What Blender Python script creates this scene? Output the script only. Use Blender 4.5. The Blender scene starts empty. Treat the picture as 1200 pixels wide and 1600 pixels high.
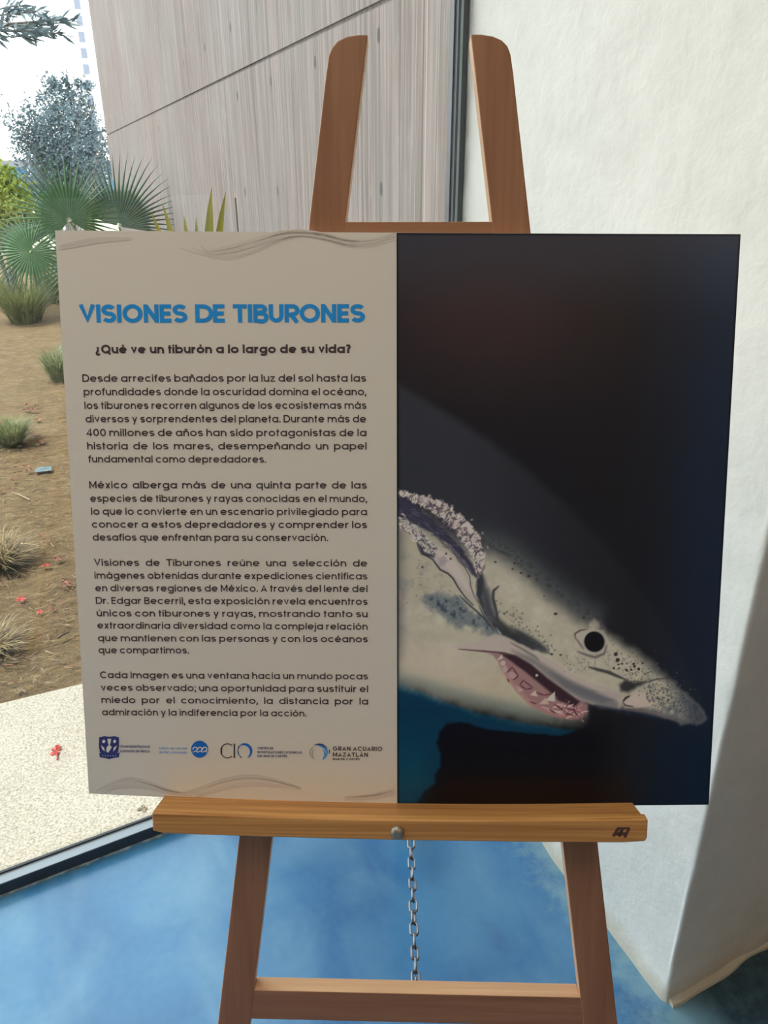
import bpy, bmesh, math, random
import numpy as np
from mathutils import Vector, Matrix, noise as mnoise

SC = bpy.context.scene
COL = SC.collection
random.seed(7)
RNG = np.random.default_rng(7)

# ------------------------------------------------------------------ camera
CAMR = np.array([[0.92175190, -0.16090603, 0.35282105],
                 [-0.38775888, -0.37292288, 0.84295408],
                 [-0.00406135, -0.91380401, -0.40613512]])      # columns: right, down, forward
CAMH = 1.5
FPX = 1200.0
cam_data = bpy.data.cameras.new('camera')
cam = bpy.data.objects.new('camera', cam_data)
COL.objects.link(cam)
r_, d_, f_ = CAMR[:, 0], CAMR[:, 1], CAMR[:, 2]
cam.matrix_world = Matrix(((r_[0], -d_[0], -f_[0], 0), (r_[1], -d_[1], -f_[1], 0), (r_[2], -d_[2], -f_[2], CAMH), (0, 0, 0, 1)))
cam_data.sensor_fit = 'VERTICAL'
cam_data.sensor_height = 32.0
cam_data.lens = 32.0 * FPX / 1600.0
cam_data.clip_start = 0.02
cam_data.clip_end = 1000
SC.camera = cam

# ------------------------------------------------------------------ colour management, world, sun, fill lights
SC.view_settings.view_transform = 'Standard'
SC.view_settings.look = 'None'
SC.view_settings.gamma = 1.0
SC.view_settings.use_curve_mapping = False
SC.view_settings.exposure = 0.0

SKY_LOW, SKY_HIGH, SKY_STRENGTH = (1.0, 1.0, 0.99), (0.80, 0.91, 1.0), 3.6
world = bpy.data.worlds.new('world')
SC.world = world
world.use_nodes = True
wn, wl = world.node_tree.nodes, world.node_tree.links
bg = wn['Background']
tc = wn.new('ShaderNodeTexCoord')
sx = wn.new('ShaderNodeSeparateXYZ')
rmp = wn.new('ShaderNodeValToRGB')
rmp.color_ramp.elements[0].position = 0.0
rmp.color_ramp.elements[0].color = (*SKY_LOW, 1)
rmp.color_ramp.elements[1].position = 0.8
rmp.color_ramp.elements[1].color = (*SKY_HIGH, 1)
wl.new(tc.outputs['Generated'], sx.inputs[0])
wl.new(sx.outputs['Z'], rmp.inputs[0])
wl.new(rmp.outputs[0], bg.inputs['Color'])
bg.inputs['Strength'].default_value = SKY_STRENGTH

sun_d = bpy.data.lights.new('sun', 'SUN')
sun_d.energy = 6.5
sun_d.color = (1.0, 0.95, 0.86)
sun_d.angle = math.radians(0.6)
sun = bpy.data.objects.new('sun', sun_d)
COL.objects.link(sun)
sun.rotation_euler = Vector((-0.42, -0.045, 0.90)).to_track_quat('Z', 'Y').to_euler()
sun.location = (-3, 4, 8)

def fill_lamp(x, y, z, size, energy, color):  # unseen lights added under the ceiling for warm fill on panel and wall
    d = bpy.data.lights.new('fill_lamp', 'AREA')
    d.shape = 'RECTANGLE'
    d.size, d.size_y = size
    d.energy = energy
    d.color = color
    o = bpy.data.objects.new('fill_lamp', d)
    o.location = (x, y, z)
    COL.objects.link(o)
fill_lamp(-0.6, 0.15, 3.15, (1.2, 1.2), 19, (1.0, 0.74, 0.48))
fill_lamp(1.0, -2.2, 3.15, (1.2, 1.2), 19, (1.0, 0.68, 0.40))

# ------------------------------------------------------------------ helpers
def lin(c):
    c = np.asarray(c, float) / 255.0
    return np.where(c <= 0.04045, c / 12.92, ((c + 0.055) / 1.055) ** 2.4)

def mesh_obj(name, verts, faces, mat, parent=None, smooth=False, mats=None, fmat=None):
    me = bpy.data.meshes.new(name)
    me.from_pydata([tuple(v) for v in verts], [], faces)
    for m in (mats or [mat]):
        me.materials.append(m)
    if fmat is not None:
        me.polygons.foreach_set('material_index', fmat)
    if smooth:
        me.polygons.foreach_set('use_smooth', [True] * len(me.polygons))
    me.update()
    o = bpy.data.objects.new(name, me)
    COL.objects.link(o)
    if parent is not None:
        o.parent = parent
    return o

def bm_obj(name, bm, mat, parent=None, smooth=False):
    bmesh.ops.recalc_face_normals(bm, faces=bm.faces)
    me = bpy.data.meshes.new(name)
    bm.to_mesh(me)
    bm.free()
    me.materials.append(mat)
    if smooth:
        me.polygons.foreach_set('use_smooth', [True] * len(me.polygons))
    o = bpy.data.objects.new(name, me)
    COL.objects.link(o)
    if parent is not None:
        o.parent = parent
    return o

def bevel_bm(bm, w, seg=2):
    bmesh.ops.recalc_face_normals(bm, faces=bm.faces)
    es = [e for e in bm.edges if len(e.link_faces) == 2 and e.calc_face_angle(0) > 0.5]
    bmesh.ops.bevel(bm, geom=es, offset=w, segments=seg, profile=0.5, affect='EDGES')

def prism_bm(bm, poly, ext):
    """polygon (list of 3-vectors) extruded along vector ext"""
    a = [bm.verts.new(tuple(p)) for p in poly]
    b = [bm.verts.new(tuple(np.asarray(p) + np.asarray(ext))) for p in poly]
    n = len(a)
    bm.faces.new(a)
    bm.faces.new(b[::-1])
    for i in range(n):
        bm.faces.new((a[i], b[i], b[(i + 1) % n], a[(i + 1) % n]))

def box_bm(bm, lo, hi):
    x0, y0, z0 = lo
    x1, y1, z1 = hi
    prism_bm(bm, [(x0, y0, z0), (x1, y0, z0), (x1, y1, z0), (x0, y1, z0)], (0, 0, z1 - z0))

def empty(name, loc, label, cat, group=None):
    o = bpy.data.objects.new(name, None)
    o.location = loc
    o.empty_display_size = 0.1
    COL.objects.link(o)
    return tag(o, label, cat, group)

def tag(o, label, cat, group=None, kind=None):
    o['label'] = label
    o['category'] = cat
    if group:
        o['group'] = group
    if kind:
        o['kind'] = kind
    return o

def struct(o):
    o['kind'] = 'structure'
    return o

def ray(px, py):
    return CAMR @ np.array([(px - 600) / FPX, (py - 800) / FPX, 1.0])
CP = np.array([0, 0, CAMH])
def at_y(px, py, Y):
    d = ray(px, py)
    return CP + d * (Y / d[1])
def at_z(px, py, Z=0.0):
    d = ray(px, py)
    return CP + d * ((Z - CAMH) / d[2])
def at_x(px, py, X):
    d = ray(px, py)
    return CP + d * (X / d[0])

def tube(verts, faces, pts, rad, seg=8, cap=True):
    """append a tube along pts (list of Vectors) with radius or radii"""
    pts = [Vector(p) for p in pts]
    rads = rad if hasattr(rad, '__len__') else [rad] * len(pts)
    base = len(verts)
    up = None
    for i, p in enumerate(pts):
        t = (pts[min(i + 1, len(pts) - 1)] - pts[max(i - 1, 0)]).normalized()
        if up is None:
            up = t.orthogonal().normalized()
        up = (up - t * up.dot(t)).normalized()
        b = t.cross(up)
        for k in range(seg):
            a = 2 * math.pi * k / seg
            verts.append(p + (up * math.cos(a) + b * math.sin(a)) * rads[i])
    for i in range(len(pts) - 1):
        for k in range(seg):
            k2 = (k + 1) % seg
            faces.append((base + i * seg + k, base + i * seg + k2, base + (i + 1) * seg + k2, base + (i + 1) * seg + k))
    if cap:
        faces.append(tuple(base + k for k in range(seg))[::-1])
        faces.append(tuple(base + (len(pts) - 1) * seg + k for k in range(seg)))

# ------------------------------------------------------------------ materials
class NT:
    def __init__(self, name):
        self.m = bpy.data.materials.new(name)
        self.m.use_nodes = True
        self.n = self.m.node_tree.nodes
        self.l = self.m.node_tree.links
        self.p = self.n['Principled BSDF']
    def node(self, t, **kw):
        nd = self.n.new(t)
        for k, v in kw.items():
            if k.startswith('_'):
                setattr(nd, k[1:], v)
            else:
                nd.inputs[k].default_value = v
        return nd
    def link(self, a, b):
        self.l.new(a, b)
    def coord(self, scale=(1, 1, 1), rot=(0, 0, 0), kind='Object'):
        t = self.n.new('ShaderNodeTexCoord')
        mp = self.n.new('ShaderNodeMapping')
        mp.inputs['Scale'].default_value = scale
        mp.inputs['Rotation'].default_value = rot
        self.link(t.outputs[kind], mp.inputs[0])
        return mp.outputs[0]
    def noise(self, vec, scale, detail=4, rough=0.55, dist=0.0):
        nd = self.node('ShaderNodeTexNoise', Scale=scale, Detail=detail, Roughness=rough, Distortion=dist)
        self.link(vec, nd.inputs['Vector'])
        return nd.outputs['Fac']
    def ramp(self, fac, stops):
        r = self.n.new('ShaderNodeValToRGB')
        els = r.color_ramp.elements
        while len(els) < len(stops):
            els.new(0.5)
        for e, (p, c) in zip(els, stops):
            e.position = p
            e.color = (*c, 1) if len(c) == 3 else c
        self.link(fac, r.inputs[0])
        return r.outputs[0]
    def mix(self, fac, a, b, mode='MIX'):
        m = self.n.new('ShaderNodeMix')
        m.data_type = 'RGBA'
        m.blend_type = mode
        for sock, v in ((m.inputs[0], fac), (m.inputs[6], a), (m.inputs[7], b)):
            if hasattr(v, 'is_linked'):
                self.link(v, sock)
            elif hasattr(v, '__len__'):
                sock.default_value = (*v, 1)
            else:
                sock.default_value = v
        return m.outputs[2]
    def math(self, op, a, b=0.0):
        m = self.n.new('ShaderNodeMath')
        m.operation = op
        for sock, v in zip(m.inputs, (a, b)):
            if hasattr(v, 'is_linked'):
                self.link(v, sock)
            else:
                sock.default_value = v
        return m.outputs[0]
    def bump(self, h, strength, dist):
        b = self.node('ShaderNodeBump', Strength=strength, Distance=dist)
        self.link(h, b.inputs['Height'])
        self.link(b.outputs[0], self.p.inputs['Normal'])
    def color(self, c):
        if hasattr(c, 'is_linked'):
            self.link(c, self.p.inputs['Base Color'])
        else:
            self.p.inputs['Base Color'].default_value = (*c, 1)
    def set(self, rough=0.5, metal=0.0, spec=0.5):
        self.p.inputs['Roughness'].default_value = rough
        self.p.inputs['Metallic'].default_value = metal
        self.p.inputs['Specular IOR Level'].default_value = spec
        return self.m

def plain(name, c, rough=0.5, metal=0.0, spec=0.5, var=0.0, scale=20):
    t = NT(name)
    if var:
        v = t.noise(t.coord(), scale, 3)
        c0 = tuple(max(0, x * (1 - var)) for x in c)
        c1 = tuple(min(1, x * (1 + var)) for x in c)
        t.color(t.ramp(v, [(0.3, c0), (0.7, c1)]))
    else:
        t.color(c)
    return t.set(rough, metal, spec)

def wood(name, c0, c1, axis, scale=1.0, rough=0.45, along=2.0, across=45.0):
    t = NT(name)
    sc = [across * scale] * 3
    sc[axis] = along * scale
    v = t.coord(tuple(sc))
    g = t.noise(v, 1.0, 6, 0.62, 0.6)
    sc2 = [x * 4 for x in sc]
    g2 = t.noise(t.coord(tuple(sc2)), 1.0, 3, 0.5)
    col = t.ramp(g, [(0.30, c0), (0.52, tuple((a + b) / 2 for a, b in zip(c0, c1))), (0.70, c1)])
    col = t.mix(0.25, col, t.ramp(g2, [(0.35, c0), (0.65, c1)]))
    t.color(col)
    t.bump(g2, 0.15, 0.001)
    return t.set(rough, 0, 0.4)

def plaster():
    t = NT('white_plaster')
    v = t.coord()
    n1 = t.noise(v, 14, 6, 0.6)
    n2 = t.noise(v, 48, 4, 0.55)
    n3 = t.noise(v, 21, 3, 0.5, 0.8)
    h = t.math('ADD', t.math('MULTIPLY', n1, 0.7), t.math('ADD', t.math('MULTIPLY', n2, 0.30), t.math('MULTIPLY', n3, 0.5)))
    c = t.ramp(n1, [(0.3, (0.715, 0.71, 0.665)), (0.7, (0.785, 0.78, 0.735))])
    # ochre stain where the mop reaches, a few centimetres above the floor
    s = t.n.new('ShaderNodeSeparateXYZ')
    tcn = t.n.new('ShaderNodeTexCoord')
    t.link(tcn.outputs['Object'], s.inputs[0])
    zz = t.math('ADD', s.outputs['Z'], t.math('MULTIPLY', n1, 0.06))
    st = t.ramp(zz, [(0.04, (1, 1, 1)), (0.085, (0, 0, 0))])
    t.color(t.mix(t.math('MULTIPLY', st, 0.6), c, (0.52, 0.46, 0.34)))
    t.bump(h, 0.5, 0.006)
    return t.set(0.75, 0, 0.25)

def board_concrete():
    t = NT('board_formed_concrete')
    streak = t.noise(t.coord((1, 7, 0.30)), 1.9, 10, 0.70, 0.35)
    fine = t.noise(t.coord((1, 38, 0.9)), 2.0, 6, 0.6, 0.3)
    blot = t.noise(t.coord((1, 1, 1)), 1.1, 4, 0.6)
    spots = t.noise(t.coord((1, 1, 0.55)), 10, 5, 0.7)
    c = t.ramp(streak, [(0.36, (0.0798, 0.0654, 0.0608)), (0.45, (0.1406, 0.1201, 0.1125)), (0.56, (0.1786, 0.1596, 0.1520)), (0.66, (0.2600, 0.2166, 0.2090))])
    c = t.mix(0.55, c, t.ramp(fine, [(0.38, (0.0750, 0.0745, 0.0699)), (0.50, (0.1520, 0.1330, 0.1239)), (0.62, (0.2900, 0.2356, 0.2242))]))
    c = t.mix(0.35, c, t.ramp(blot, [(0.35, (0.1520, 0.1140, 0.1064)), (0.65, (0.1900, 0.1862, 0.1824))]))
    c = t.mix(t.math('MULTIPLY', t.ramp(spots, [(0.60, (0, 0, 0)), (0.75, (1, 1, 1))]), 0.4), c, (0.2584, 0.2508, 0.2356))
    # vertical form boards
    tcn = t.n.new('ShaderNodeTexCoord')
    s = t.n.new('ShaderNodeSeparateXYZ')
    t.link(tcn.outputs['Object'], s.inputs[0])
    fr = t.math('FRACT', t.math('MULTIPLY', s.outputs['Y'], 7.4))
    ln = t.ramp(fr, [(0.0, (1, 1, 1)), (0.05, (0, 0, 0)), (0.95, (0, 0, 0)), (1.0, (1, 1, 1))])
    wob = t.ramp(t.noise(t.coord((1, 3, 0.5)), 1.5, 3), [(0.42, (0, 0, 0)), (0.6, (1, 1, 1))])
    lf = t.math('MULTIPLY', t.math('MULTIPLY', ln, wob), 0.7)
    c = t.mix(lf, c, (0.0570, 0.0502, 0.0471))
    t.color(c)
    h = t.math('ADD', streak, t.math('MULTIPLY', fine, 0.6))
    h = t.math('SUBTRACT', h, t.math('MULTIPLY', lf, 0.8))
    t.bump(h, 0.4, 0.01)
    return t.set(0.9, 0, 0.2)

def epoxy_floor():
    t = NT('blue_epoxy_floor')
    v = t.coord()
    big = t.noise(v, 2.2, 2, 0.45, 0.4)
    mid = t.noise(t.coord((1, 0.6, 1), (0, 0, 0.6)), 4.5, 3, 0.5, 0.5)
    fine = t.noise(v, 55, 4, 0.6)
    spk = t.noise(v, 130, 2, 0.5)
    c = t.ramp(big, [(0.32, (0.030, 0.165, 0.40)), (0.5, (0.055, 0.26, 0.54)), (0.66, (0.13, 0.40, 0.67))])
    c = t.mix(t.ramp(mid, [(0.46, (0, 0, 0)), (0.70, (0.65, 0.65, 0.65))]), c, (0.24, 0.50, 0.70))
    c = t.mix(t.ramp(mid, [(0.28, (0.55, 0.55, 0.55)), (0.42, (0, 0, 0))]), c, (0.03, 0.14, 0.34))
    c = t.mix(0.05, c, t.ramp(fine, [(0.3, (0.0, 0.1, 0.2)), (0.7, (0.4, 0.65, 0.8))]))
    c = t.mix(t.ramp(spk, [(0.76, (0, 0, 0)), (0.80, (0.4, 0.4, 0.4))]), c, (0.30, 0.52, 0.62))
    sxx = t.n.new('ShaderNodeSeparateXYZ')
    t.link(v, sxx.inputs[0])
    dk = t.math('ADD', sxx.outputs['X'], t.math('MULTIPLY', t.math('SUBTRACT', big, 0.5), 0.9))  # darker to the right: the duller reflection there mixed into the floor colour
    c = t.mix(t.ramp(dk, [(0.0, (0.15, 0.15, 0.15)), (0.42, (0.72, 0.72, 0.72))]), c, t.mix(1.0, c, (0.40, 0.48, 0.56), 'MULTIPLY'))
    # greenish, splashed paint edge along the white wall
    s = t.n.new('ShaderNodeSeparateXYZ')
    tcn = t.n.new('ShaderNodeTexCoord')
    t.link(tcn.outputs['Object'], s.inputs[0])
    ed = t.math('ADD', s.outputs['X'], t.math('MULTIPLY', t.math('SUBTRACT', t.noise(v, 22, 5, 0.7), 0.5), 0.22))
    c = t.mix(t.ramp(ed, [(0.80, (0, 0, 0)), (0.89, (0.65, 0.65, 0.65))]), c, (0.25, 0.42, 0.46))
    deep = t.ramp(s.outputs['X'], [(0.90, (0, 0, 0)), (0.99, (0.9, 0.9, 0.9))])  # shade beyond the wall corner painted into the floor colour
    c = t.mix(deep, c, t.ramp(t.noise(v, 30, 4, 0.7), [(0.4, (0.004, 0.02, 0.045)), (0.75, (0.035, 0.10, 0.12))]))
    t.color(c)
    t.bump(t.math('ADD', t.noise(v, 9, 3), t.math('MULTIPLY', fine, 0.25)), 0.10, 0.01)
    t.p.inputs['Coat Weight'].default_value = 0.25
    t.p.inputs['Coat Roughness'].default_value = 0.12
    return t.set(0.26, 0, 0.5)

def terrazzo():
    t = NT('pale_exposed_aggregate')
    v = t.coord()
    a = t.noise(v, 150, 5, 0.75)
    b = t.noise(v, 55, 4, 0.65)
    d = t.noise(v, 4, 3)
    c = t.ramp(a, [(0.40, (0.1024, 0.0878, 0.0667)), (0.48, (0.2688, 0.2440, 0.1955)), (0.56, (0.4224, 0.3904, 0.3277))])
    c = t.mix(0.30, c, t.ramp(b, [(0.35, (0.1664, 0.1403, 0.1092)), (0.6, (0.3968, 0.3660, 0.3105))]))
    c = t.mix(0.2, c, t.ramp(d, [(0.35, (0.2560, 0.2257, 0.1840)), (0.65, (0.3712, 0.3477, 0.3047))]))
    t.color(c)
    t.bump(a, 0.35, 0.003)
    return t.set(0.85, 0, 0.25)

def soil():
    t = NT('dry_earth')
    v = t.coord()
    a = t.noise(v, 3.0, 5, 0.6)
    b = t.noise(t.coord((0.7, 1.5, 1)), 24, 8, 0.74, 0.6)
    d = t.noise(v, 130, 3, 0.6)
    c = t.ramp(b, [(0.36, (0.0688, 0.0411, 0.0212)), (0.46, (0.1560, 0.1010, 0.0499)), (0.58, (0.2294, 0.1583, 0.0794)), (0.66, (0.3854, 0.2909, 0.1664))])
    c = t.mix(0.28, c, t.ramp(a, [(0.35, (0.1285, 0.0856, 0.0439)), (0.62, (0.2661, 0.1925, 0.1059))]))
    c = t.mix(0.22, c, t.ramp(d, [(0.35, (0.0826, 0.0513, 0.0265)), (0.65, (0.3303, 0.2396, 0.1362))]))
    t.color(c)
    t.bump(t.math('ADD', b, t.math('MULTIPLY', d, 0.4)), 1.0, 0.03)
    return t.set(0.95, 0, 0.15)

def leaf(name, c0, c1, scale=6, transl=0.35, rough=0.5):
    t = NT(name)
    v = t.noise(t.coord(), scale, 3)
    col = t.ramp(v, [(0.32, c0), (0.68, c1)])
    t.color(col)
    t.set(rough, 0, 0.35)
    tr = t.n.new('ShaderNodeBsdfTranslucent')
    t.link(col, tr.inputs['Color'])
    mx = t.n.new('ShaderNodeMixShader')
    mx.inputs[0].default_value = transl
    t.link(t.p.outputs[0], mx.inputs[1])
    t.link(tr.outputs[0], mx.inputs[2])
    t.link(mx.outputs[0], t.n['Material Output'].inputs['Surface'])
    return t.m

def glass():
    t = NT('clear_window_glass')
    # Schlick reflectance (the same from both sides of each glass surface)
    geo = t.n.new('ShaderNodeNewGeometry')
    vm = t.n.new('ShaderNodeVectorMath'); vm.operation = 'DOT_PRODUCT'
    t.link(geo.outputs['Incoming'], vm.inputs[0]); t.link(geo.outputs['Normal'], vm.inputs[1])
    one = t.math('SUBTRACT', 1.0, t.math('ABSOLUTE', vm.outputs['Value']))
    refl = t.math('ADD', 0.03, t.math('MULTIPLY', 0.97, t.math('POWER', one, 5.0)))
    tr = t.n.new('ShaderNodeBsdfTransparent')
    tr.inputs['Color'].default_value = (0.965, 0.985, 0.975, 1)
    gl = t.n.new('ShaderNodeBsdfGlossy')
    gl.inputs['Roughness'].default_value = 0.0
    mx = t.n.new('ShaderNodeMixShader')
    t.link(refl, mx.inputs[0])
    t.link(tr.outputs[0], mx.inputs[1])
    t.link(gl.outputs[0], mx.inputs[2])
    t.link(mx.outputs[0], t.n['Material Output'].inputs['Surface'])
    return t.m

M_PLASTER = plaster()
M_CONC = board_concrete()
M_FLOOR = epoxy_floor()
M_TERR = terrazzo()
M_SOIL = soil()
M_GLASS = glass()
M_ALU = plain('dark_anodised_aluminium', (0.035, 0.042, 0.055), 0.38, 0.0, 0.5)
M_ALUTOP = plain('grey_aluminium', (0.34, 0.39, 0.43), 0.35, 0.2, 0.5)
M_CAULK = plain('flaking_pale_caulk', (0.24, 0.34, 0.38), 0.8, var=0.5, scale=60)
M_CEIL = plain('white_ceiling_paint', (0.8, 0.79, 0.76), 0.9)
M_ROOM = plain('warm_grey_wall_paint', (0.42, 0.38, 0.33), 0.9)
UC0, UC1 = (0.25, 0.115, 0.062), (0.40, 0.205, 0.12)
M_WOODV = wood('brown_varnished_wood_upright', UC0, UC1, 1)
M_WOODH = wood('brown_varnished_wood_rail', UC0, UC1, 0)
M_EDGEV = wood('lit_wood_edge_upright', (0.46, 0.26, 0.14), (0.64, 0.40, 0.23), 1)  # paler copy of the brown wood, light on the edges put into the colour
M_EDGEH = wood('lit_wood_edge_rail', (0.46, 0.26, 0.14), (0.64, 0.40, 0.23), 0)
M_PINE = wood('honey_pine', (0.32, 0.120, 0.030), (0.84, 0.47, 0.165), 0, along=0.9, across=85)
M_STEEL = plain('galvanised_steel', (0.22, 0.235, 0.27), 0.30, 1.0)
M_BOLT = plain('dull_zinc_bolt', (0.36, 0.34, 0.29), 0.42, 0.75)
M_BURN = plain('burnt_in_stamp', (0.10, 0.045, 0.035), 0.7)

# ------------------------------------------------------------------ the room (setting)
WIN = lambda x: 1.478 + 0.105 * (x + 0.33)           # inner face of the window line
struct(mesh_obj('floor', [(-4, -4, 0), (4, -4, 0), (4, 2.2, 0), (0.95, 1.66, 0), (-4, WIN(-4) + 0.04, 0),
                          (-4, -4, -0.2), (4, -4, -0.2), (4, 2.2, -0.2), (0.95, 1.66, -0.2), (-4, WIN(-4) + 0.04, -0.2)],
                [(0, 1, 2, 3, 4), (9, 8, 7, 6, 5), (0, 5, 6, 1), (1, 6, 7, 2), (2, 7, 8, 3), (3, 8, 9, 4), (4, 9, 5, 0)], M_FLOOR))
bm = bmesh.new(); prism_bm(bm, [(-4.1, -4.1, 3.2), (4.1, -4.1, 3.2), (4.1, 1.9, 3.2), (0.89, 1.70, 3.2), (-4.1, WIN(-4.1) + 0.05, 3.2)], (0, 0, 0.2))
struct(bm_obj('ceiling', bm, M_CEIL))
bm = bmesh.new(); box_bm(bm, (-4.1, -4, -0.2), (-4, 1.09, 3.2)); struct(bm_obj('wall_left', bm, M_ROOM))
bm = bmesh.new(); box_bm(bm, (-4.1, -4.1, -0.2), (4.1, -4, 3.2)); struct(bm_obj('wall_back', bm, M_ROOM))
bm = bmesh.new(); box_bm(bm, (4, -4, -0.2), (4.1, 1.9, 3.2)); struct(bm_obj('wall_side', bm, M_ROOM))

# white plastered wall: long face at x = 0.89 beside the window, returning to the right at the free corner
def white_wall():
    fp = []
    ys = list(np.linspace(1.72, 0.716, 60)) + [0.7105]
    for y in ys:
        fp.append((0.89, y))
    for a in np.linspace(0, math.pi / 2, 6)[1:-1]:          # softly rounded arris
        fp.append((0.89 + 0.006 * (1 - math.cos(a)), 0.708 - 0.006 * math.sin(a)))
    for x in [0.8985] + list(np.linspace(0.906, 2.2, 50)):
        fp.append((x, 0.702 + 0.07 * (x - 0.90)))
    fp.append((4.0, 0.92)); fp.append((4.0, 1.72))
    zs = np.concatenate([np.linspace(0, 2.0, 90), np.linspace(2.1, 3.2, 8)])
    verts, faces = [], []
    nf = len(fp)
    for z in zs:
        for (x, y) in fp:
            p = Vector((x, y, z))
            if x < 2.3:
                d = 0.0035 * mnoise.noise(p * 6.0) + 0.0016 * mnoise.noise(p * 19.0)
                # plaster swells a little just above the floor
                d += 0.012 * max(0, 1 - z / 0.05) * (0.5 + 0.5 * mnoise.noise(Vector((x * 9, y * 9, 3.3))))
                if y > 0.709 and x < 0.8905:
                    x2, y2 = x - d, y
                else:
                    x2, y2 = x - d * 0.3, y - d
            else:
                x2, y2 = x, y
            verts.append((x2, y2, z))
    for i in range(len(zs) - 1):
        for k in range(nf):
            k2 = (k + 1) % nf
            faces.append((i * nf + k, i * nf + k2, (i + 1) * nf + k2, (i + 1) * nf + k))
    o = mesh_obj('wall_right', verts, faces, M_PLASTER, smooth=True)
    return struct(o)
white_wall()
# rough plaster toe along the shaded return of the wall
def toe():
    verts, faces = [], []
    n = 60
    for i in range(n + 1):
        x = 0.895 + i * 0.9 / n
        y = 0.702 + 0.07 * (x - 0.90)
        w = 0.010 + 0.008 * mnoise.noise(Vector((x * 14, 0.3, 0))) + (0.006 if x < 1.17 else -0.004)
        h = 0.012 + 0.006 * mnoise.noise(Vector((x * 11, 5.3, 0)))
        verts += [(x, y + 0.02, 0), (x, y - w, 0), (x, y - w * 0.9, h * 0.55), (x, y - 0.003, h), (x, y + 0.02, h)]
    for i in range(n):
        for k in range(5):
            k2 = (k + 1) % 5
            faces.append((i * 5 + k, (i + 1) * 5 + k, (i + 1) * 5 + k2, i * 5 + k2))
    faces.append((0, 1, 2, 3, 4)); faces.append(tuple(n * 5 + k for k in (4, 3, 2, 1, 0)))
    struct(mesh_obj('baseboard_right', verts, faces, M_PLASTER))
toe()

# window: sill profile on the floor, post at the wall, head, glass
def winbox(bm, x0, x1, off0, off1, z0, z1):
    prism_bm(bm, [(x0, WIN(x0) + off0, z0), (x1, WIN(x1) + off0, z0), (x1, WIN(x1) + off1, z0), (x0, WIN(x0) + off1, z0)], (0, 0, z1 - z0))
bm = bmesh.new(); winbox(bm, -4, 0.888, 0, 0.043, 0.0, 0.034)
win = struct(bm_obj('window_1', bm, M_ALU))
bm = bmesh.new(); winbox(bm, -3.99, 0.886, 0.001, 0.029, 0.034, 0.0365); bm_obj('sill_cap', bm, M_ALUTOP, win)
bm = bmesh.new(); winbox(bm, -3.99, 0.886, 0.029, 0.034, 0.034, 0.041); bm_obj('glazing_bead', bm, M_ALU, win)
bm = bmesh.new(); winbox(bm, 0.862, 0.888, 0.048, 0.085, 0.0, 3.15)
bm_obj('window_post', bm, M_ALU, win)
bm = bmesh.new(); winbox(bm, 0.858, 0.862, 0.060, 0.075, 0.0, 3.15)
bm_obj('post_bead', bm, M_ALU, win)
bm = bmesh.new(); winbox(bm, 0.868, 0.873, 0.045, 0.048, 0.0, 3.15)
bm_obj('post_fin', bm, M_ALUTOP, win)
bm = bmesh.new(); winbox(bm, -4, 0.888, 0, 0.06, 3.12, 3.2); bm_obj('window_head', bm, M_ALU, win)
bm = bmesh.new(); winbox(bm, -4, 0.8895, 0.035, 0.041, 0.034, 3.13); bm_obj('pane', bm, M_GLASS, win)
# flaking caulk line between sill and painted floor
def caulk():
    verts, faces = [], []
    n = 420
    for i in range(n + 1):
        x = -1.2 + i * 2.08 / n
        w = 0.003 + 0.005 * mnoise.noise(Vector((x * 23, 0, 0))) + 0.005 * mnoise.noise(Vector((x * 90, 4, 0)))
        w = max(0.0005, w)
        y = WIN(x)
        verts += [(x, y, 0.0), (x, y - w, 0.0005), (x, y - w * 0.5, 0.004), (x, y, 0.005)]
    for i in range(n):
        for k in range(3):
            faces.append((i * 4 + k, (i + 1) * 4 + k, (i + 1) * 4 + k + 1, i * 4 + k + 1))
    struct(mesh_obj('trim_1', verts, faces, M_CAULK))
caulk()

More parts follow.
